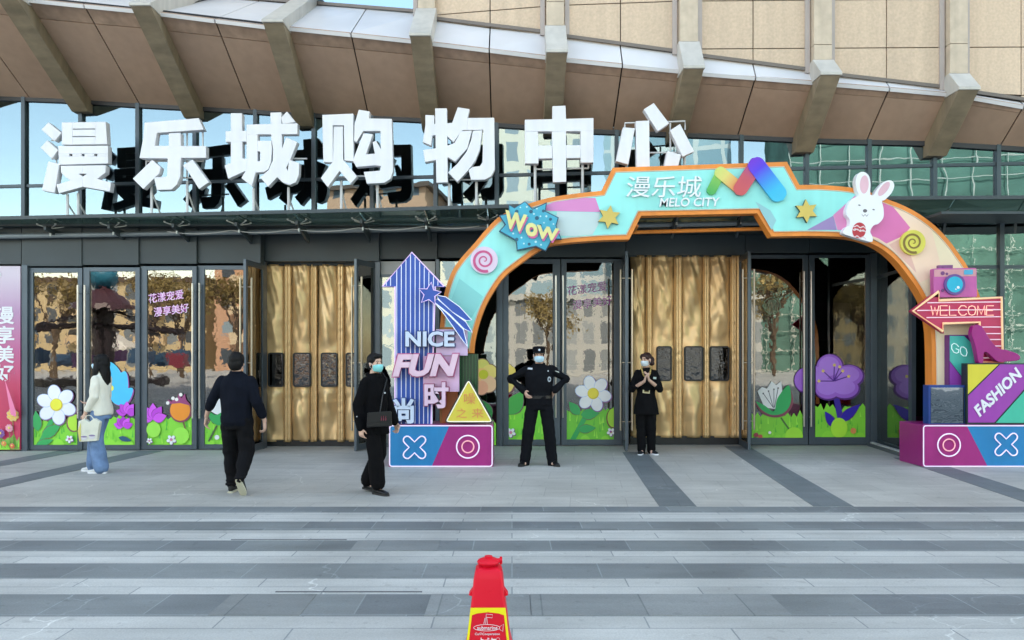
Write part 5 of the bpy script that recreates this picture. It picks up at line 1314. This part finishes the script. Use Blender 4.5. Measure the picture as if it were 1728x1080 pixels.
# --- security guard, hands on hips
M_guard = fabric("black uniform cloth", (.0045, .005, .007), spec=.12); M_blackleather = mat("black leather", (.007, .007, .0075), .38, var=.1, spec=.35)
g = Person("security guard in black uniform, cap and pale mask standing with hands on hips", (.40, 11.38), (0, -1), 1.745)
A = [((.175,0,1.375), (.385,-.04,1.235), (.20,.06,1.065)), ((-.175,0,1.375), (-.40,-.04,1.235), (-.20,.06,1.065))]
Lg = [((.09,0,.9), (.145,.02,.48), (.19,0,.09)), ((-.09,0,.9), (-.155,.02,.48), (-.205,0,.09))]
basebody(g, A, Lg, [((.205,.03,1.06), (-.25,-.55,-.45), (-1,0,0), (0,.5,.5), .35), ((-.205,.05,1.06), (.25,.6,-.5), (1,.0,0), (0,.4,.9), .35)])
g.face(); g.mask(M_maskb)
bm = new(); g.sec(bm, [(0,0,.86,.19,.14), (0,0,.97,.19,.14), (0,0,1.03,.185,.135), (0,.0,1.2,.20,.15), (0,0,1.31,.21,.135), (0,-.003,1.37,.195,.11), (0,-.006,1.415,.145,.09), (0,-.01,1.455,.085,.075)])
for a in A: g.limb(bm, [a[0], a[1], tuple(Vector(a[1])*.1+Vector(a[2])*.9)], [.07, .069, .055])
jk = fuse("jacket", bm, M_guard, g.t, .009, 9, .011, 9, 1.1, 2)
bm = new(); tube(bm, [g.V(.075*math.cos(R(a)), -.012+.07*math.sin(R(a)), 1.455+.012*math.cos(R(a+90))) for a in range(0, 360, 24)], .02, 8, True); ob("collar", bm, M_guard, g.t, smooth=True)
bm = new(); g.sec(bm, [(0,0,.80,.155,.12), (0,0,.9,.185,.14), (0,0,.99,.18,.13)])
for hip, kn, an in Lg: g.limb(bm, [hip, kn, (an[0], an[1], .045), (an[0], an[1]+.02, .03)], [.10, .086, .076, .076])
fuse("trousers", bm, M_guard, g.t, .009, 4, .010, 8, 1.4, 5)
bm = new(); g.sec(bm, [(0,0,.965,.193,.143), (0,0,1.005,.193,.143)]); ob("belt", bm, M_blackleather, g.t, smooth=True, angle=40)
for sg, an in ((1, Lg[0]), (-1, Lg[1])): g.shoe((an[2][0] if 0 else an[2][0], -.01, 0) if False else (an[2][0], 0, 0), (sg*.45, 1, 0), m=M_blackleather, sole=M_rubber)
g.hair([((0,-.02,.02),(.08,.095,.085)), ((0,-.045,-.02),(.074,.065,.07))])
bm = new(); H = g.H; k = g.k
tube(bm, [H(0,-.012,.03), H(0,-.012,.062), H(0,-.008,.105), H(0,-.006,.118), H(0,-.006,.122)], [(.084*k,.102*k), (.087*k,.105*k), (.094*k,.112*k), (.085*k,.10*k), (.03*k,.04*k)], 24, side=g.hl)
cp_ = ob("cap", bm, M_guard, g.t, smooth=True, angle=60)
bm = new(); pts = [(.082*math.sin(R(t)), .075*math.cos(R(t))) for t in range(-80, 81, 10)]
up_ = [H(x, y+.012, .04-.0*abs(x)) for x, y in pts]; ot = [H(x*1.02, .055+y*1.12-.01, .026) for x, y in pts]
a = [bm.verts.new(p) for p in up_]; b = [bm.verts.new(p) for p in ot]
for i in range(len(a)-1): bm.faces.new((a[i], a[i+1], b[i+1], b[i]))
o = ob("cap_peak", bm, M_blackleather, cp_, smooth=True); md = o.modifiers.new("thick", 'SOLIDIFY'); md.thickness = .004
bm = new(); tube(bm, [H(0,.104,.072), H(0,.112,.074)], .017, 14); ob("cap_badge", bm, paint("#c9d2dc"), cp_, smooth=True, angle=40)
def rotrect(cx, cy, w_, h_, a):
    c, s_ = math.cos(R(a)), math.sin(R(a)); return [(cx+x*c-y*s_, cy+x*s_+y*c) for x, y in ((-w_,-h_),(w_,-h_),(w_,h_),(-w_,h_))]
patches(jk, [("sleeve_patch", rotrect(873, 622, 3.8, 3.8, -25), "#c22a3c", .006), ("patch_mark", rotrect(873.3, 622, 1.9, 2, -25), "#e8c8c4", .008), ("sleeve_patch", rotrect(942, 623, 3.8, 5, 22), "#cfd2c4", .006), ("patch_mark", disc(943.5, 625, 2, 10), "#2a2a32", .008),
    ("name_strip", rotrect(894.5, 622, 4, 1.5, 4), "#c4cbd4", .006), ("chest_badge", disc(927, 640, 3, 12, 4.6), "#b9c3cc", .006), ("badge_mark", disc(927, 640, 1.6, 10, 2.6), "#3a4450", .008), ("lapel_pin", disc(925, 626, 1.1, 8), "#d8dce0", .006), ("epaulette", rotrect(886, 610, 5, 1.5, -14), "#3a3d44", .006), ("epaulette", rotrect(934, 611, 5, 1.5, 16), "#5a5f68", .006)])

# --- attendant with hands together
s_ = Person("attendant in black tunic with gold collar, hands held together", (2.21, 12.70), (-.12, -1), 1.665)
A = [((.14,0,1.36), (.225,.06,1.09), (.04,.25,1.245)), ((-.14,0,1.36), (-.235,.06,1.09), (-.045,.25,1.225))]
Lg = [((.08,0,.9), (.085,.01,.48), (.085,0,.09)), ((-.08,0,.9), (-.09,.01,.48), (-.075,.05,.09))]
basebody(s_, A, Lg, [((.035,.255,1.25), (-.25,.1,1), (-1,0,0), (0,-1,.2), .25), ((-.04,.255,1.23), (.25,.1,1), (1,0,0), (0,-1,.2), .3)], yaw=-38, pitch=4, slim=.9)
s_.face(M_hairr); s_.mask(M_maskw)
M_tunic = fabric("black tunic cloth", (.0042, .0042, .005), spec=.12)
bm = new(); s_.sec(bm, [(0,0,.665,.215,.16), (0,0,.75,.205,.155), (0,0,.9,.18,.14), (0,0,1.03,.155,.115), (0,.01,1.2,.165,.125), (0,0,1.31,.168,.11), (0,0,1.37,.155,.095), (0,-.005,1.415,.11,.08), (0,-.01,1.445,.07,.065)])
for a in A: s_.limb(bm, [a[0], a[1], tuple(Vector(a[1])*.72+Vector(a[2])*.28)], [.06, .062, .056])
tn = fuse("tunic", bm, M_tunic, s_.t, .009, 4, .010, 9, .9, 8)
bm = new(); s_.sec(bm, [(0,0,.8,.14,.11), (0,0,.95,.15,.11)])
for hip, kn, an in Lg: s_.limb(bm, [hip, kn, (an[0], an[1], .06)], [.098, .084, .072])
fuse("trousers", bm, M_tunic, s_.t, .009, 4, .008, 9, 1.5, 3)
s_.shoe((.085, 0, 0), (.55, 1, 0), m=fabric("black canvas", (.012, .012, .014)), sole=M_white2, low=True); s_.shoe((-.075, .05, 0), (-.25, 1, 0), m=MATS["black canvas"], sole=M_white2, low=True)
bm = new()
for sg in (-1, 1): tube(bm, [s_.V(sg*.07, -.02, 1.455), s_.V(sg*.075, .05, 1.425), s_.V(sg*.06, .115, 1.36), s_.V(sg*.035, .135, 1.30)], [(.02,.012), (.026,.012), (.026,.012), (.012,.01)], 10)
ob("collar", bm, mat("gold patterned collar cloth", (.46, .33, .10), .6, var=.6, vscale=60), s_.t, smooth=True)
s_.hair([((0,-.025,.035),(.082,.098,.088)), ((0,-.04,-.01),(.08,.07,.08)), ((.0,.055,.078),(.062,.035,.032)), ((.058,.03,.05),(.026,.05,.045)), ((-.058,.03,.05),(.026,.05,.045)), ((.02,-.125,-.01),(.055,.05,.06)), ((.04,-.10,-.06),(.05,.045,.05))], M_hairr)
patches(tn, [("name_badge", rotrect(1090.5, 661, 6, 2.6, 6), "#e6dcae", .006), ("badge_mark", rotrect(1091, 661, 4, .9, 6), "#7a6a3a", .008), ("chest_logo", rotrect(1105, 638, 2.6, 1.8, 6), "#c4d4cc", .006)])

# --- woman in black coat with shoulder bag
w_ = Person("woman in black coat, wide trousers and teal mask walking past the left plinth", (-1.62, 9.08), (.82, -.57), 1.64)
A = [((.145,0,1.36), (.225,.0,1.10), (.265,.09,.86)), ((-.145,0,1.36), (-.225,-.06,1.09), (-.215,-.02,.82))]
Lg = [((.08,0,.9), (.065,.01,.48), (.04,-.15,.11)), ((-.08,0,.9), (-.075,.09,.48), (-.05,.10,.08))]
basebody(w_, A, Lg, [((.27,.095,.85), (.1,.2,-1), (-1,0,0), (0,1,.2), .55), ((-.215,-.018,.81), (.0,.15,-1), (1,0,0), (0,1,.2), .55)], yaw=-8, slim=.92)
w_.face(); w_.mask(M_maskt)
M_coat = fabric("black boucle coat", (.0042, .0042, .005), .95, .8, 120, spec=.1)
bm = new(); w_.sec(bm, [(0,0,.72,.19,.165), (0,0,.85,.185,.155), (0,0,1.02,.17,.135), (0,0,1.2,.175,.14), (0,0,1.31,.18,.12), (0,-.003,1.37,.165,.105), (0,-.005,1.415,.125,.09), (0,-.01,1.46,.085,.08)])
for a in A: w_.limb(bm, [a[0], a[1], a[2]], [.066, .066, .058])
ct = fuse("coat", bm, M_coat, w_.t, .009, 4, .010, 8, .9, 11)
bm = new(); tube(bm, [w_.V(.08*math.cos(R(a)), -.012+.085*math.sin(R(a)), 1.435-.02*math.sin(R(a))) for a in range(0, 360, 24)], .022, 8, True); fuse("collar", bm, M_coat, w_.t, .008, 2)
bm = new(); w_.sec(bm, [(0,0,.78,.15,.13), (0,0,.95,.15,.12)])
for (hip, kn, an), fz_ in zip(Lg, (.15, .14)): 
    w_.limb(bm, [hip, kn, (an[0], an[1], fz_)], [.095, .093, .098])
fuse("trousers", bm, fabric("black wool trousers", (.0042, .004, .0045), spec=.1), w_.t, .009, 4, .010, 7, .7, 4)
w_.shoe((-.05, .10, 0), (-.1, 1, 0), m=M_blackleather, sole=M_rubber, low=True); w_.shoe((.04, -.15, .02), (.15, 1, -.12), (0, .12, 1), m=M_blackleather, sole=M_rubber, low=True)
w_.hair([((0,-.025,.04),(.086,.10,.088)), ((0,-.045,-.005),(.084,.07,.08)), ((.0,.055,.085),(.062,.034,.03)), ((.074,-.005,.04),(.016,.034,.045)), ((-.074,-.005,.04),(.016,.034,.045)), ((.062,-.03,-.03),(.028,.04,.05)), ((-.062,-.03,-.03),(.028,.04,.05)), ((0,-.115,-.02),(.05,.045,.05))])
patches(ct, [("brooch", disc(649.5, 663, 1.6, 10), "#cfd3d8", .008), ("cuff_button", disc(602, 703, 1.1, 8), "#c9ccd2", .008)])
# bag worn at her side
bc = P(641, 707, 8.86)
bg_ = thing("shoulder_bag", "small black leather bag hanging at the front of the woman in the black coat", "bag", (bc.x, bc.y, bc.z-.07), None)
bm = new(); sl = Vector((1, .2, 0)).normalized(); nn = Vector((-sl.y, sl.x, 0))
def bagbox(bm, u0, u1, z0, z1, d0, d1):
    slab(bm, [bc+sl*u0+Vector((0,0,z0))+nn*d0, bc+sl*u1+Vector((0,0,z0+.012))+nn*d0, bc+sl*(u1-.008)+Vector((0,0,z1+.014))+nn*d0, bc+sl*(u0+.008)+Vector((0,0,z1))+nn*d0], nn*(d1-d0))
bagbox(bm, -.15, .14, -.095, .07, -.035, .045); ob("bag_body", bm, M_blackleather, bg_, bevel=.012)
bm = new(); bagbox(bm, -.145, .135, -.04, .078, -.042, -.036); ob("bag_flap", bm, M_blackleather, bg_, bevel=.003)
bm = new(); 
for i, (du, c) in enumerate(((.0, 0), (.025, 0), (.05, 0))): bagbox(bm, .01+du, .022+du, -.02, .03, -.047, -.0425)
ob("bag_stripe", bm, paint("#8a2a44", .4), bg_)
bm = new(); tube(bm, [bc+sl*-.12+Vector((0,0,.05)), w_.V(-.1,.19,1.0), w_.V(-.03,.165,1.2), w_.V(.08,.13,1.39), w_.V(.12,.02,1.465), w_.V(.10,-.1,1.39)], .007, 6); ob("bag_strap", bm, M_blackleather, bg_)

# --- man walking away
m_ = Person("man in navy sweater and black cargo trousers seen from behind walking to the doors", (-3.23, 9.04), (.03, 1), 1.655)
A = [((.172,0,1.36), (.295,-.03,1.12), (.415,.10,.92)), ((-.172,0,1.36), (-.265,-.05,1.10), (-.315,.08,.87))]
Lg = [((.09,0,.9), (.11,.10,.49), (.10,.10,.09)), ((-.09,0,.9), (-.115,.03,.50), (-.12,-.22,.22))]
basebody(m_, A, Lg, [((.413,.105,.91), (.2,.1,-1), (-.6,.6,0), (0,1,.2), .4), ((-.307,.085,.86), (-.05,.1,-1), (.6,.6,0), (0,1,.2), .5)], yaw=-4)
m_.face()
M_navyk = fabric("dark navy knit", (.005, .0065, .012), .9, .4, 140, spec=.12); M_cargo = fabric("black cargo cotton", (.0055, .0055, .0065), spec=.12)
bm = new(); m_.sec(bm, [(0,0,.82,.165,.13), (0,0,.87,.19,.15), (0,0,1.0,.19,.145), (0,0,1.2,.20,.145), (0,0,1.31,.205,.125), (0,-.003,1.37,.19,.105), (0,-.006,1.415,.14,.085), (0,-.01,1.46,.075,.07)])
m_.limb(bm, [A[0][0], A[0][1], tuple(Vector(A[0][1])*.6+Vector(A[0][2])*.4)], [.068, .066, .058]); m_.limb(bm, [A[1][0], A[1][1], tuple(Vector(A[1][1])*.35+Vector(A[1][2])*.65)], [.068, .066, .054])
fuse("sweater", bm, M_navyk, m_.t, .009, 4, .011, 8, 1.0, 21)
bm = new(); tube(bm, [m_.V(.066*math.cos(R(a)), -.012+.062*math.sin(R(a)), 1.46) for a in range(0, 360, 24)], .016, 8, True); ob("collar", bm, M_navyk, m_.t, smooth=True)
bm = new(); m_.sec(bm, [(0,0,.78,.15,.12), (0,0,.92,.175,.135)])
for hip, kn, an in Lg:
    mid = tuple(Vector(kn)*.4+Vector(an)*.6+Vector((0,.0,0))); m_.limb(bm, [hip, kn, mid, an], [.108, .092, .078, .055])
    for t in (.72, .86, .97):
        c = Vector(kn)*(1-t)+Vector(an)*t; ball(bm, m_.V(*c), (.074*m_.k, .07*m_.k, .022*m_.k), 12)
fuse("cargo_trousers", bm, M_cargo, m_.t, .009, 2, .013, 8, 1.5, 17)
M_cream = mat("cream rubber sole", (.5, .48, .36), .5); M_snk = fabric("black olive sneaker", (.02, .02, .018), .7)
m_.shoe((.10, .10, 0), (.1, 1, 0), m=M_snk, sole=M_cream)
m_.shoe((-.12, -.225, .148), (-.05, .60, -.80), (0, .80, .60), m=M_snk, sole=M_cream)
m_.hair([((0,-.02,.036),(.09,.105,.093)), ((0,-.05,-.02),(.088,.07,.09)), ((0,.05,.07),(.06,.035,.03)), ((0,-.06,-.07),(.06,.035,.035)), ((.07,-.01,.0),(.016,.04,.05)), ((-.07,-.01,.0),(.016,.04,.05))])

# --- young woman with long hair and white bag
y_ = Person("young woman with long black hair, cream shirt and wide jeans, facing left", (-5.70, 10.69), (-1, .12), 1.63)
A = [((-.138,0,1.355), (-.17,.03,1.10), (-.13,.235,1.005)), ((.138,0,1.355), (.185,-.02,1.10), (.165,.13,.86))]
Lg = [((.08,0,.9), (.085,.02,.48), (.085,-.06,.09)), ((-.08,0,.9), (-.085,.15,.49), (-.085,.17,.09))]
basebody(y_, A, Lg, [((-.128,.245,1.0), (.1,1,-.1), (0,.0,1), (-1,.1,0), .15), ((.165,.135,.85), (0,.15,-1), (-1,0,0), (0,1,0), .75)], yaw=8, slim=.88)
y_.face(); y_.mask(M_maskb)
M_cream_s = fabric("cream cotton shirt", (.74, .71, .60), .85, .3, 130, .06)
bm = new(); y_.sec(bm, [(0,-.01,.83,.165,.135), (0,-.005,.92,.17,.14), (0,0,1.06,.155,.12), (0,.01,1.22,.16,.125), (0,0,1.31,.163,.11), (0,0,1.365,.15,.095), (0,-.005,1.41,.11,.08), (0,-.01,1.445,.07,.065)])
for a in A: y_.limb(bm, [a[0], a[1], tuple(Vector(a[1])*.3+Vector(a[2])*.7)], [.06, .064, .05])
fuse("shirt", bm, M_cream_s, y_.t, .009, 4, .012, 8, .9, 31)
bm = new(); y_.sec(bm, [(0,0,.78,.145,.125), (0,0,.93,.14,.115)])
for hip, kn, an in Lg: y_.limb(bm, [hip, kn, (an[0], an[1], .09)], [.095, .10, .105])
fuse("jeans", bm, mat("blue washed denim", (.13, .21, .36), .85, var=.28, vscale=7, bump=.3, bscale=120), y_.t, .009, 4, .010, 7, .8, 41)
y_.shoe((.085, -.06, 0), (.05, 1, 0), m=mat("white leather", (.68, .68, .66), .5), sole=M_white2); y_.shoe((-.085, .17, 0), (0, 1, 0), m=MATS["white leather"], sole=M_white2)
y_.hair([((0,-.025,.038),(.09,.106,.094)), ((0,-.05,-.01),(.092,.085,.1)), ((.0,.06,.072),(.06,.032,.032)), ((.064,.02,.02),(.022,.05,.07)), ((-.064,.02,.02),(.022,.05,.07))],
    tubes=[([(0,-.05,.03), (0,-.06,-.06), (0,-.075,-.16), (0,-.085,-.28), (0,-.09,-.36)], [(.08,.06), (.092,.065), (.10,.062), (.09,.05), (.05,.025)]), ([(.07,.01,.0), (.088,.02,-.10), (.10,.03,-.2), (.10,.03,-.27)], [(.02,.045), (.022,.045), (.02,.038), (.008,.015)])], wr=.006)
sbc = P(150, 726, 10.5)
sb_ = thing("carrier_bag", "white and pale yellow carrier bag with printed pictures held by the young woman", "bag", (sbc.x, sbc.y, sbc.z-.17))
bm = new(); prism(bm, [(132,711),(142,707),(150,713),(158,706),(168,712),(163,744),(134,746),(131,728)], 10.47, .07); ob("bag_body", bm, mat("white plastic bag", (.68, .67, .55), .45, var=.1, vscale=9, bump=.5, bscale=18), sb_, bevel=.008)
bm = new(); prism(bm, [(131,727),(136,714),(136,744),(134,745)], 10.462, .006); ob("yellow_print", bm, paint("#e4dc72"), sb_)
bm = new()
for cx_, cy_ in ((141.5, 739), (155, 737)): prism(bm, disc(cx_, cy_, 5.2, 18, 3.8), 10.463, .005, 0)
for cx_, cy_ in ((141.5, 737), (155, 735)): prism(bm, disc(cx_, cy_, 5.4, 18, 1.4), 10.461, .002, 1)
ob("picture_print", bm, [paint("#e8e4ea"), paint("#9a86ac")], sb_)
bm = new(); ptube(bm, [(142,708),(146,702),(150,700.5),(154,702),(158,707)], 10.5, .006); ob("bag_handle", bm, MATS["white plastic bag"], sb_)

# ------------------------------------------------------------------ what the glass looks back at: the far side of the plaza, in the sun
random.seed(5)
def facade_mat(name, c1, c2, bw, bh, mort, ms, win="#26303a"):
    m = bpy.data.materials.new(name); m.use_nodes = True; n = m.node_tree; L = n.links; b = n.nodes["Principled BSDF"]
    tc = n.nodes.new("ShaderNodeTexCoord"); sx = n.nodes.new("ShaderNodeSeparateXYZ"); cb = n.nodes.new("ShaderNodeCombineXYZ")
    L.new(tc.outputs["Object"], sx.inputs[0]); L.new(sx.outputs[0], cb.inputs[0]); L.new(sx.outputs[2], cb.inputs[1])
    br = n.nodes.new("ShaderNodeTexBrick"); br.offset = 0; br.inputs["Scale"].default_value = 1; br.inputs["Brick Width"].default_value = bw; br.inputs["Row Height"].default_value = bh; br.inputs["Mortar Size"].default_value = ms; br.inputs["Bias"].default_value = -.2
    br.inputs["Color1"].default_value = (*lin(c1), 1); br.inputs["Color2"].default_value = (*lin(c2), 1); br.inputs["Mortar"].default_value = (*lin(mort), 1)
    L.new(cb.outputs[0], br.inputs[0]); L.new(br.outputs[0], b.inputs["Base Color"]); b.inputs["Roughness"].default_value = .7
    return m
def block(name, label, x0, x1, y, h, m, trim, floors=3.0, dep=14, balc=True, roof="#5a4a40"):
    t = thing(name, label, "building", ((x0+x1)/2, y, 0))
    bm = new(); box(bm, x0, x1, y-dep, y, 0, h); ob("wall", bm, m, t)
    bm = new(); box(bm, x0-.4, x1+.4, y-dep-.4, y+.4, h, h+.5); ob("roof", bm, paint(roof), t)
    if balc:
        bm = new(); n = int((x1-x0)/7)
        for i in range(n):
            x = x0+3.5+7*i
            for f in range(1, int(h/floors)): box(bm, x-1.6, x+1.6, y+.02, y+1.1, f*floors-.1, f*floors+.9)
        ob("balcony", bm, paint(trim), t)
    return t
block("apartment_building", "low apartment block of sunlit orange brick mirrored in the left door glass", -84, -33, -56, 9.5, facade_mat("orange brick with windows", "#3a4046", "#8c979e", 2.1, 2.4, "#b3a27e", .5), "#cdb28a")
block("apartment_building", "stepped orange brick block mirrored beside the fifth canopy character", -31, -20, -54, 19.5, facade_mat("salmon brick with windows", "#39434c", "#8fa3ae", 2.8, 3.0, "#b48f74", .8), "#d8c4a4")
block("office_tower", "pale glass and stone tower mirrored behind the boxed character", -17, -4, -58, 48, facade_mat("pale stone grid", "#8a99a2", "#b9c6cb", 2.4, 3.2, "#d8d3c4", .55), "#e0dcd0", balc=False)
block("office_tower", "bluish glass tower mirrored behind the loose slab character", -2, 12, -64, 42, facade_mat("bluish curtain wall", "#86a5b4", "#a8c4cf", 3.0, 3.6, "#cfd6d6", .25), "#cfd6d6", balc=False)
net = thing("netted_building", "building site wrapped in green safety netting mirrored in the right hand glass", "building", (34, -48, 0))
bm = new(); box(bm, 15, 58, -62, -48, 0, 40); ob("wall", bm, mat("green safety netting", (.085, .185, .15), .8, var=.45, vscale=.18, bump=.6, bscale=1.5), net)
bm = new()
for i in range(22): tube(bm, [(15, -47.7, 1.9*i+random.uniform(-.2, .2)), (58, -47.7, 1.9*i+random.uniform(-.5, .5))], .05, 5)
for i in range(18): tube(bm, [(15+2.5*i, -47.6, 0), (15+2.5*i, -47.6, 40)], .06, 5)
ob("scaffold_pole", bm, mat("pale scaffold tube", (.5, .52, .48), .5), net)
hall = block("market_hall", "long white low hall with a curved fascia mirrored behind the guard", -4, 22, -40, 6.5, facade_mat("white panel hall", "#6c7478", "#a2a9aa", 1.5, 2.4, "#aeb0ab", .3), "#e0e0da", balc=False, roof="#c8ccc8")
# a fairground ride with a blue topknot, and market tents
RXX, RYY = -23.0, -17.0
ride = thing("fairground_ride", "dark fairground carousel with a blue topknot mirrored in the two left doors", "ride", (RXX, RYY, 0))
bm = new(); tube(bm, [(RXX,RYY,4.2), (RXX,RYY,4.5), (RXX,RYY,5.4)], [1.7, 1.6, .5], 14); ob("ride_roof", bm, paint("#4a2c34"), ride)
bm = new(); ball(bm, (RXX,RYY,6.1), (.8, .8, .75), 14); ob("ride_topknot", bm, paint("#2f7f9c"), ride, smooth=True)
bm = new(); tube(bm, [(RXX,RYY,0), (RXX,RYY,4.3)], .6, 12); tube(bm, [(RXX,RYY,0), (RXX,RYY,.35)], 3.4, 24); ob("ride_base", bm, paint("#30262c"), ride)
for k in range(10):
    a = 2*math.pi*k/10; e = Vector((RXX+4.2*math.cos(a), RYY+4.2*math.sin(a), 2.9+.25*(k % 2))); bm = new()
    tube(bm, [(RXX, RYY, 3.4), e], .11, 6); tube(bm, [(RXX, RYY, 4.3), e], .04, 5); ob("ride_arm", bm, paint("#2a2024"), ride)
    bm = new(); tube(bm, [e, e-Vector((0,0,1.2))], .03, 5); box(bm, e.x-.45, e.x+.45, e.y-.45, e.y+.45, e.z-1.9, e.z-1.2); ob("ride_car", bm, paint(random.choice(("#7a4a86", "#8a3a4a", "#3a5a7a", "#b07a4a"))), ride, bevel=.1)
for i, (x, y, c) in enumerate(((-26, -24, "#e8e4da"), (-13, -22, "#e6e6e2"), (-31, -19, "#dca070"))):
    t = thing("market_tent", ("cream market tent mirrored right of the carousel's left side", "white market tent mirrored to the right of the carousel", "peach market tent mirrored in the leftmost door")[i], "tent", (x, y, 0))
    bm = new(); a = [bm.verts.new(p) for p in ((x-1.6,y-1.6,2.1),(x+1.6,y-1.6,2.1),(x+1.6,y+1.6,2.1),(x-1.6,y+1.6,2.1))]; b = [bm.verts.new(p) for p in ((x-1.6,y-1.6,1.8),(x+1.6,y-1.6,1.8),(x+1.6,y+1.6,1.8),(x-1.6,y+1.6,1.8))]; p = bm.verts.new((x, y, 3.1))
    for q in range(4): bm.faces.new((a[q], a[(q+1) % 4], p)); bm.faces.new((a[q], b[q], b[(q+1) % 4], a[(q+1) % 4]))
    ob("tent_roof", bm, paint(c), t)
    bm = new()
    for sx in (-1, 1):
        for sy in (-1, 1): tube(bm, [(x+1.5*sx, y+1.5*sy, 0), (x+1.5*sx, y+1.5*sy, 2.0)], .04, 6)
    ob("tent_pole", bm, M_post, t)
def tree(x, y, h, label, leafy, seed):
    rnd = random.Random(seed); t = thing("plaza_tree", label, "tree", (x, y, 0), "trees across the plaza")
    bm = new(); tips = []
    def grow(p, d, l, r, lev):
        q = p + d*l; tube(bm, [p, p.lerp(q, .5)+Vector((rnd.uniform(-.05,.05),)*3)*l, q], [r, r*.85, r*.65], 6)
        if lev == 0: tips.append(q); return
        for _ in range(4 if lev > 1 else 5):
            nd = (d + Vector((rnd.uniform(-1,1), rnd.uniform(-1,1), rnd.uniform(-.1,.8)))*.75).normalized()
            grow(p.lerp(q, rnd.uniform(.6, 1)), nd, l*rnd.uniform(.55, .75), r*.55, lev-1)
    grow(Vector((x, y, 0)), Vector((0, 0, 1)), h*.36, h*.022, 3)
    ob("trunk", bm, mat("grey brown bark", (.10, .07, .045), .9, var=.3), t)
    bm = new()
    for q in tips:
        for _ in range(leafy):
            c = q + Vector((rnd.gauss(0,.4), rnd.gauss(0,.4), rnd.gauss(0,.35))); u = Vector((rnd.uniform(-1,1), rnd.uniform(-1,1), rnd.uniform(-1,1))).normalized(); v = u.orthogonal().normalized(); sz = rnd.uniform(.07, .16)
            bm.faces.new([bm.verts.new(c+u*sz), bm.verts.new(c+v*sz*.6), bm.verts.new(c-u*sz), bm.verts.new(c-v*sz*.6)])
    ob("crown", bm, mat("golden dry leaves", (.34, .26, .10), .8, var=.5, vscale=2), t)
for i, (x, y, h) in enumerate(((-30.5, -25, 9), (-27, -31, 10.5), (-22.5, -26, 9.5), (-18, -24, 9), (14, -27, 9.5), (20, -31, 10.5), (2.5, -26, 7.5), (9.5, -24, 7))):
    tree(x, y, h, ("bare golden tree mirrored in the leftmost door", "golden tree mirrored behind the carousel's roof", "golden tree mirrored in the third door from the left", "small golden tree mirrored in the fourth door", "golden tree mirrored in the door beside the right curtain", "taller golden tree mirrored in the rightmost door", "small tree mirrored beside the guard", "small tree mirrored above the daisy between the guard and attendant")[i], 16, 40+i)
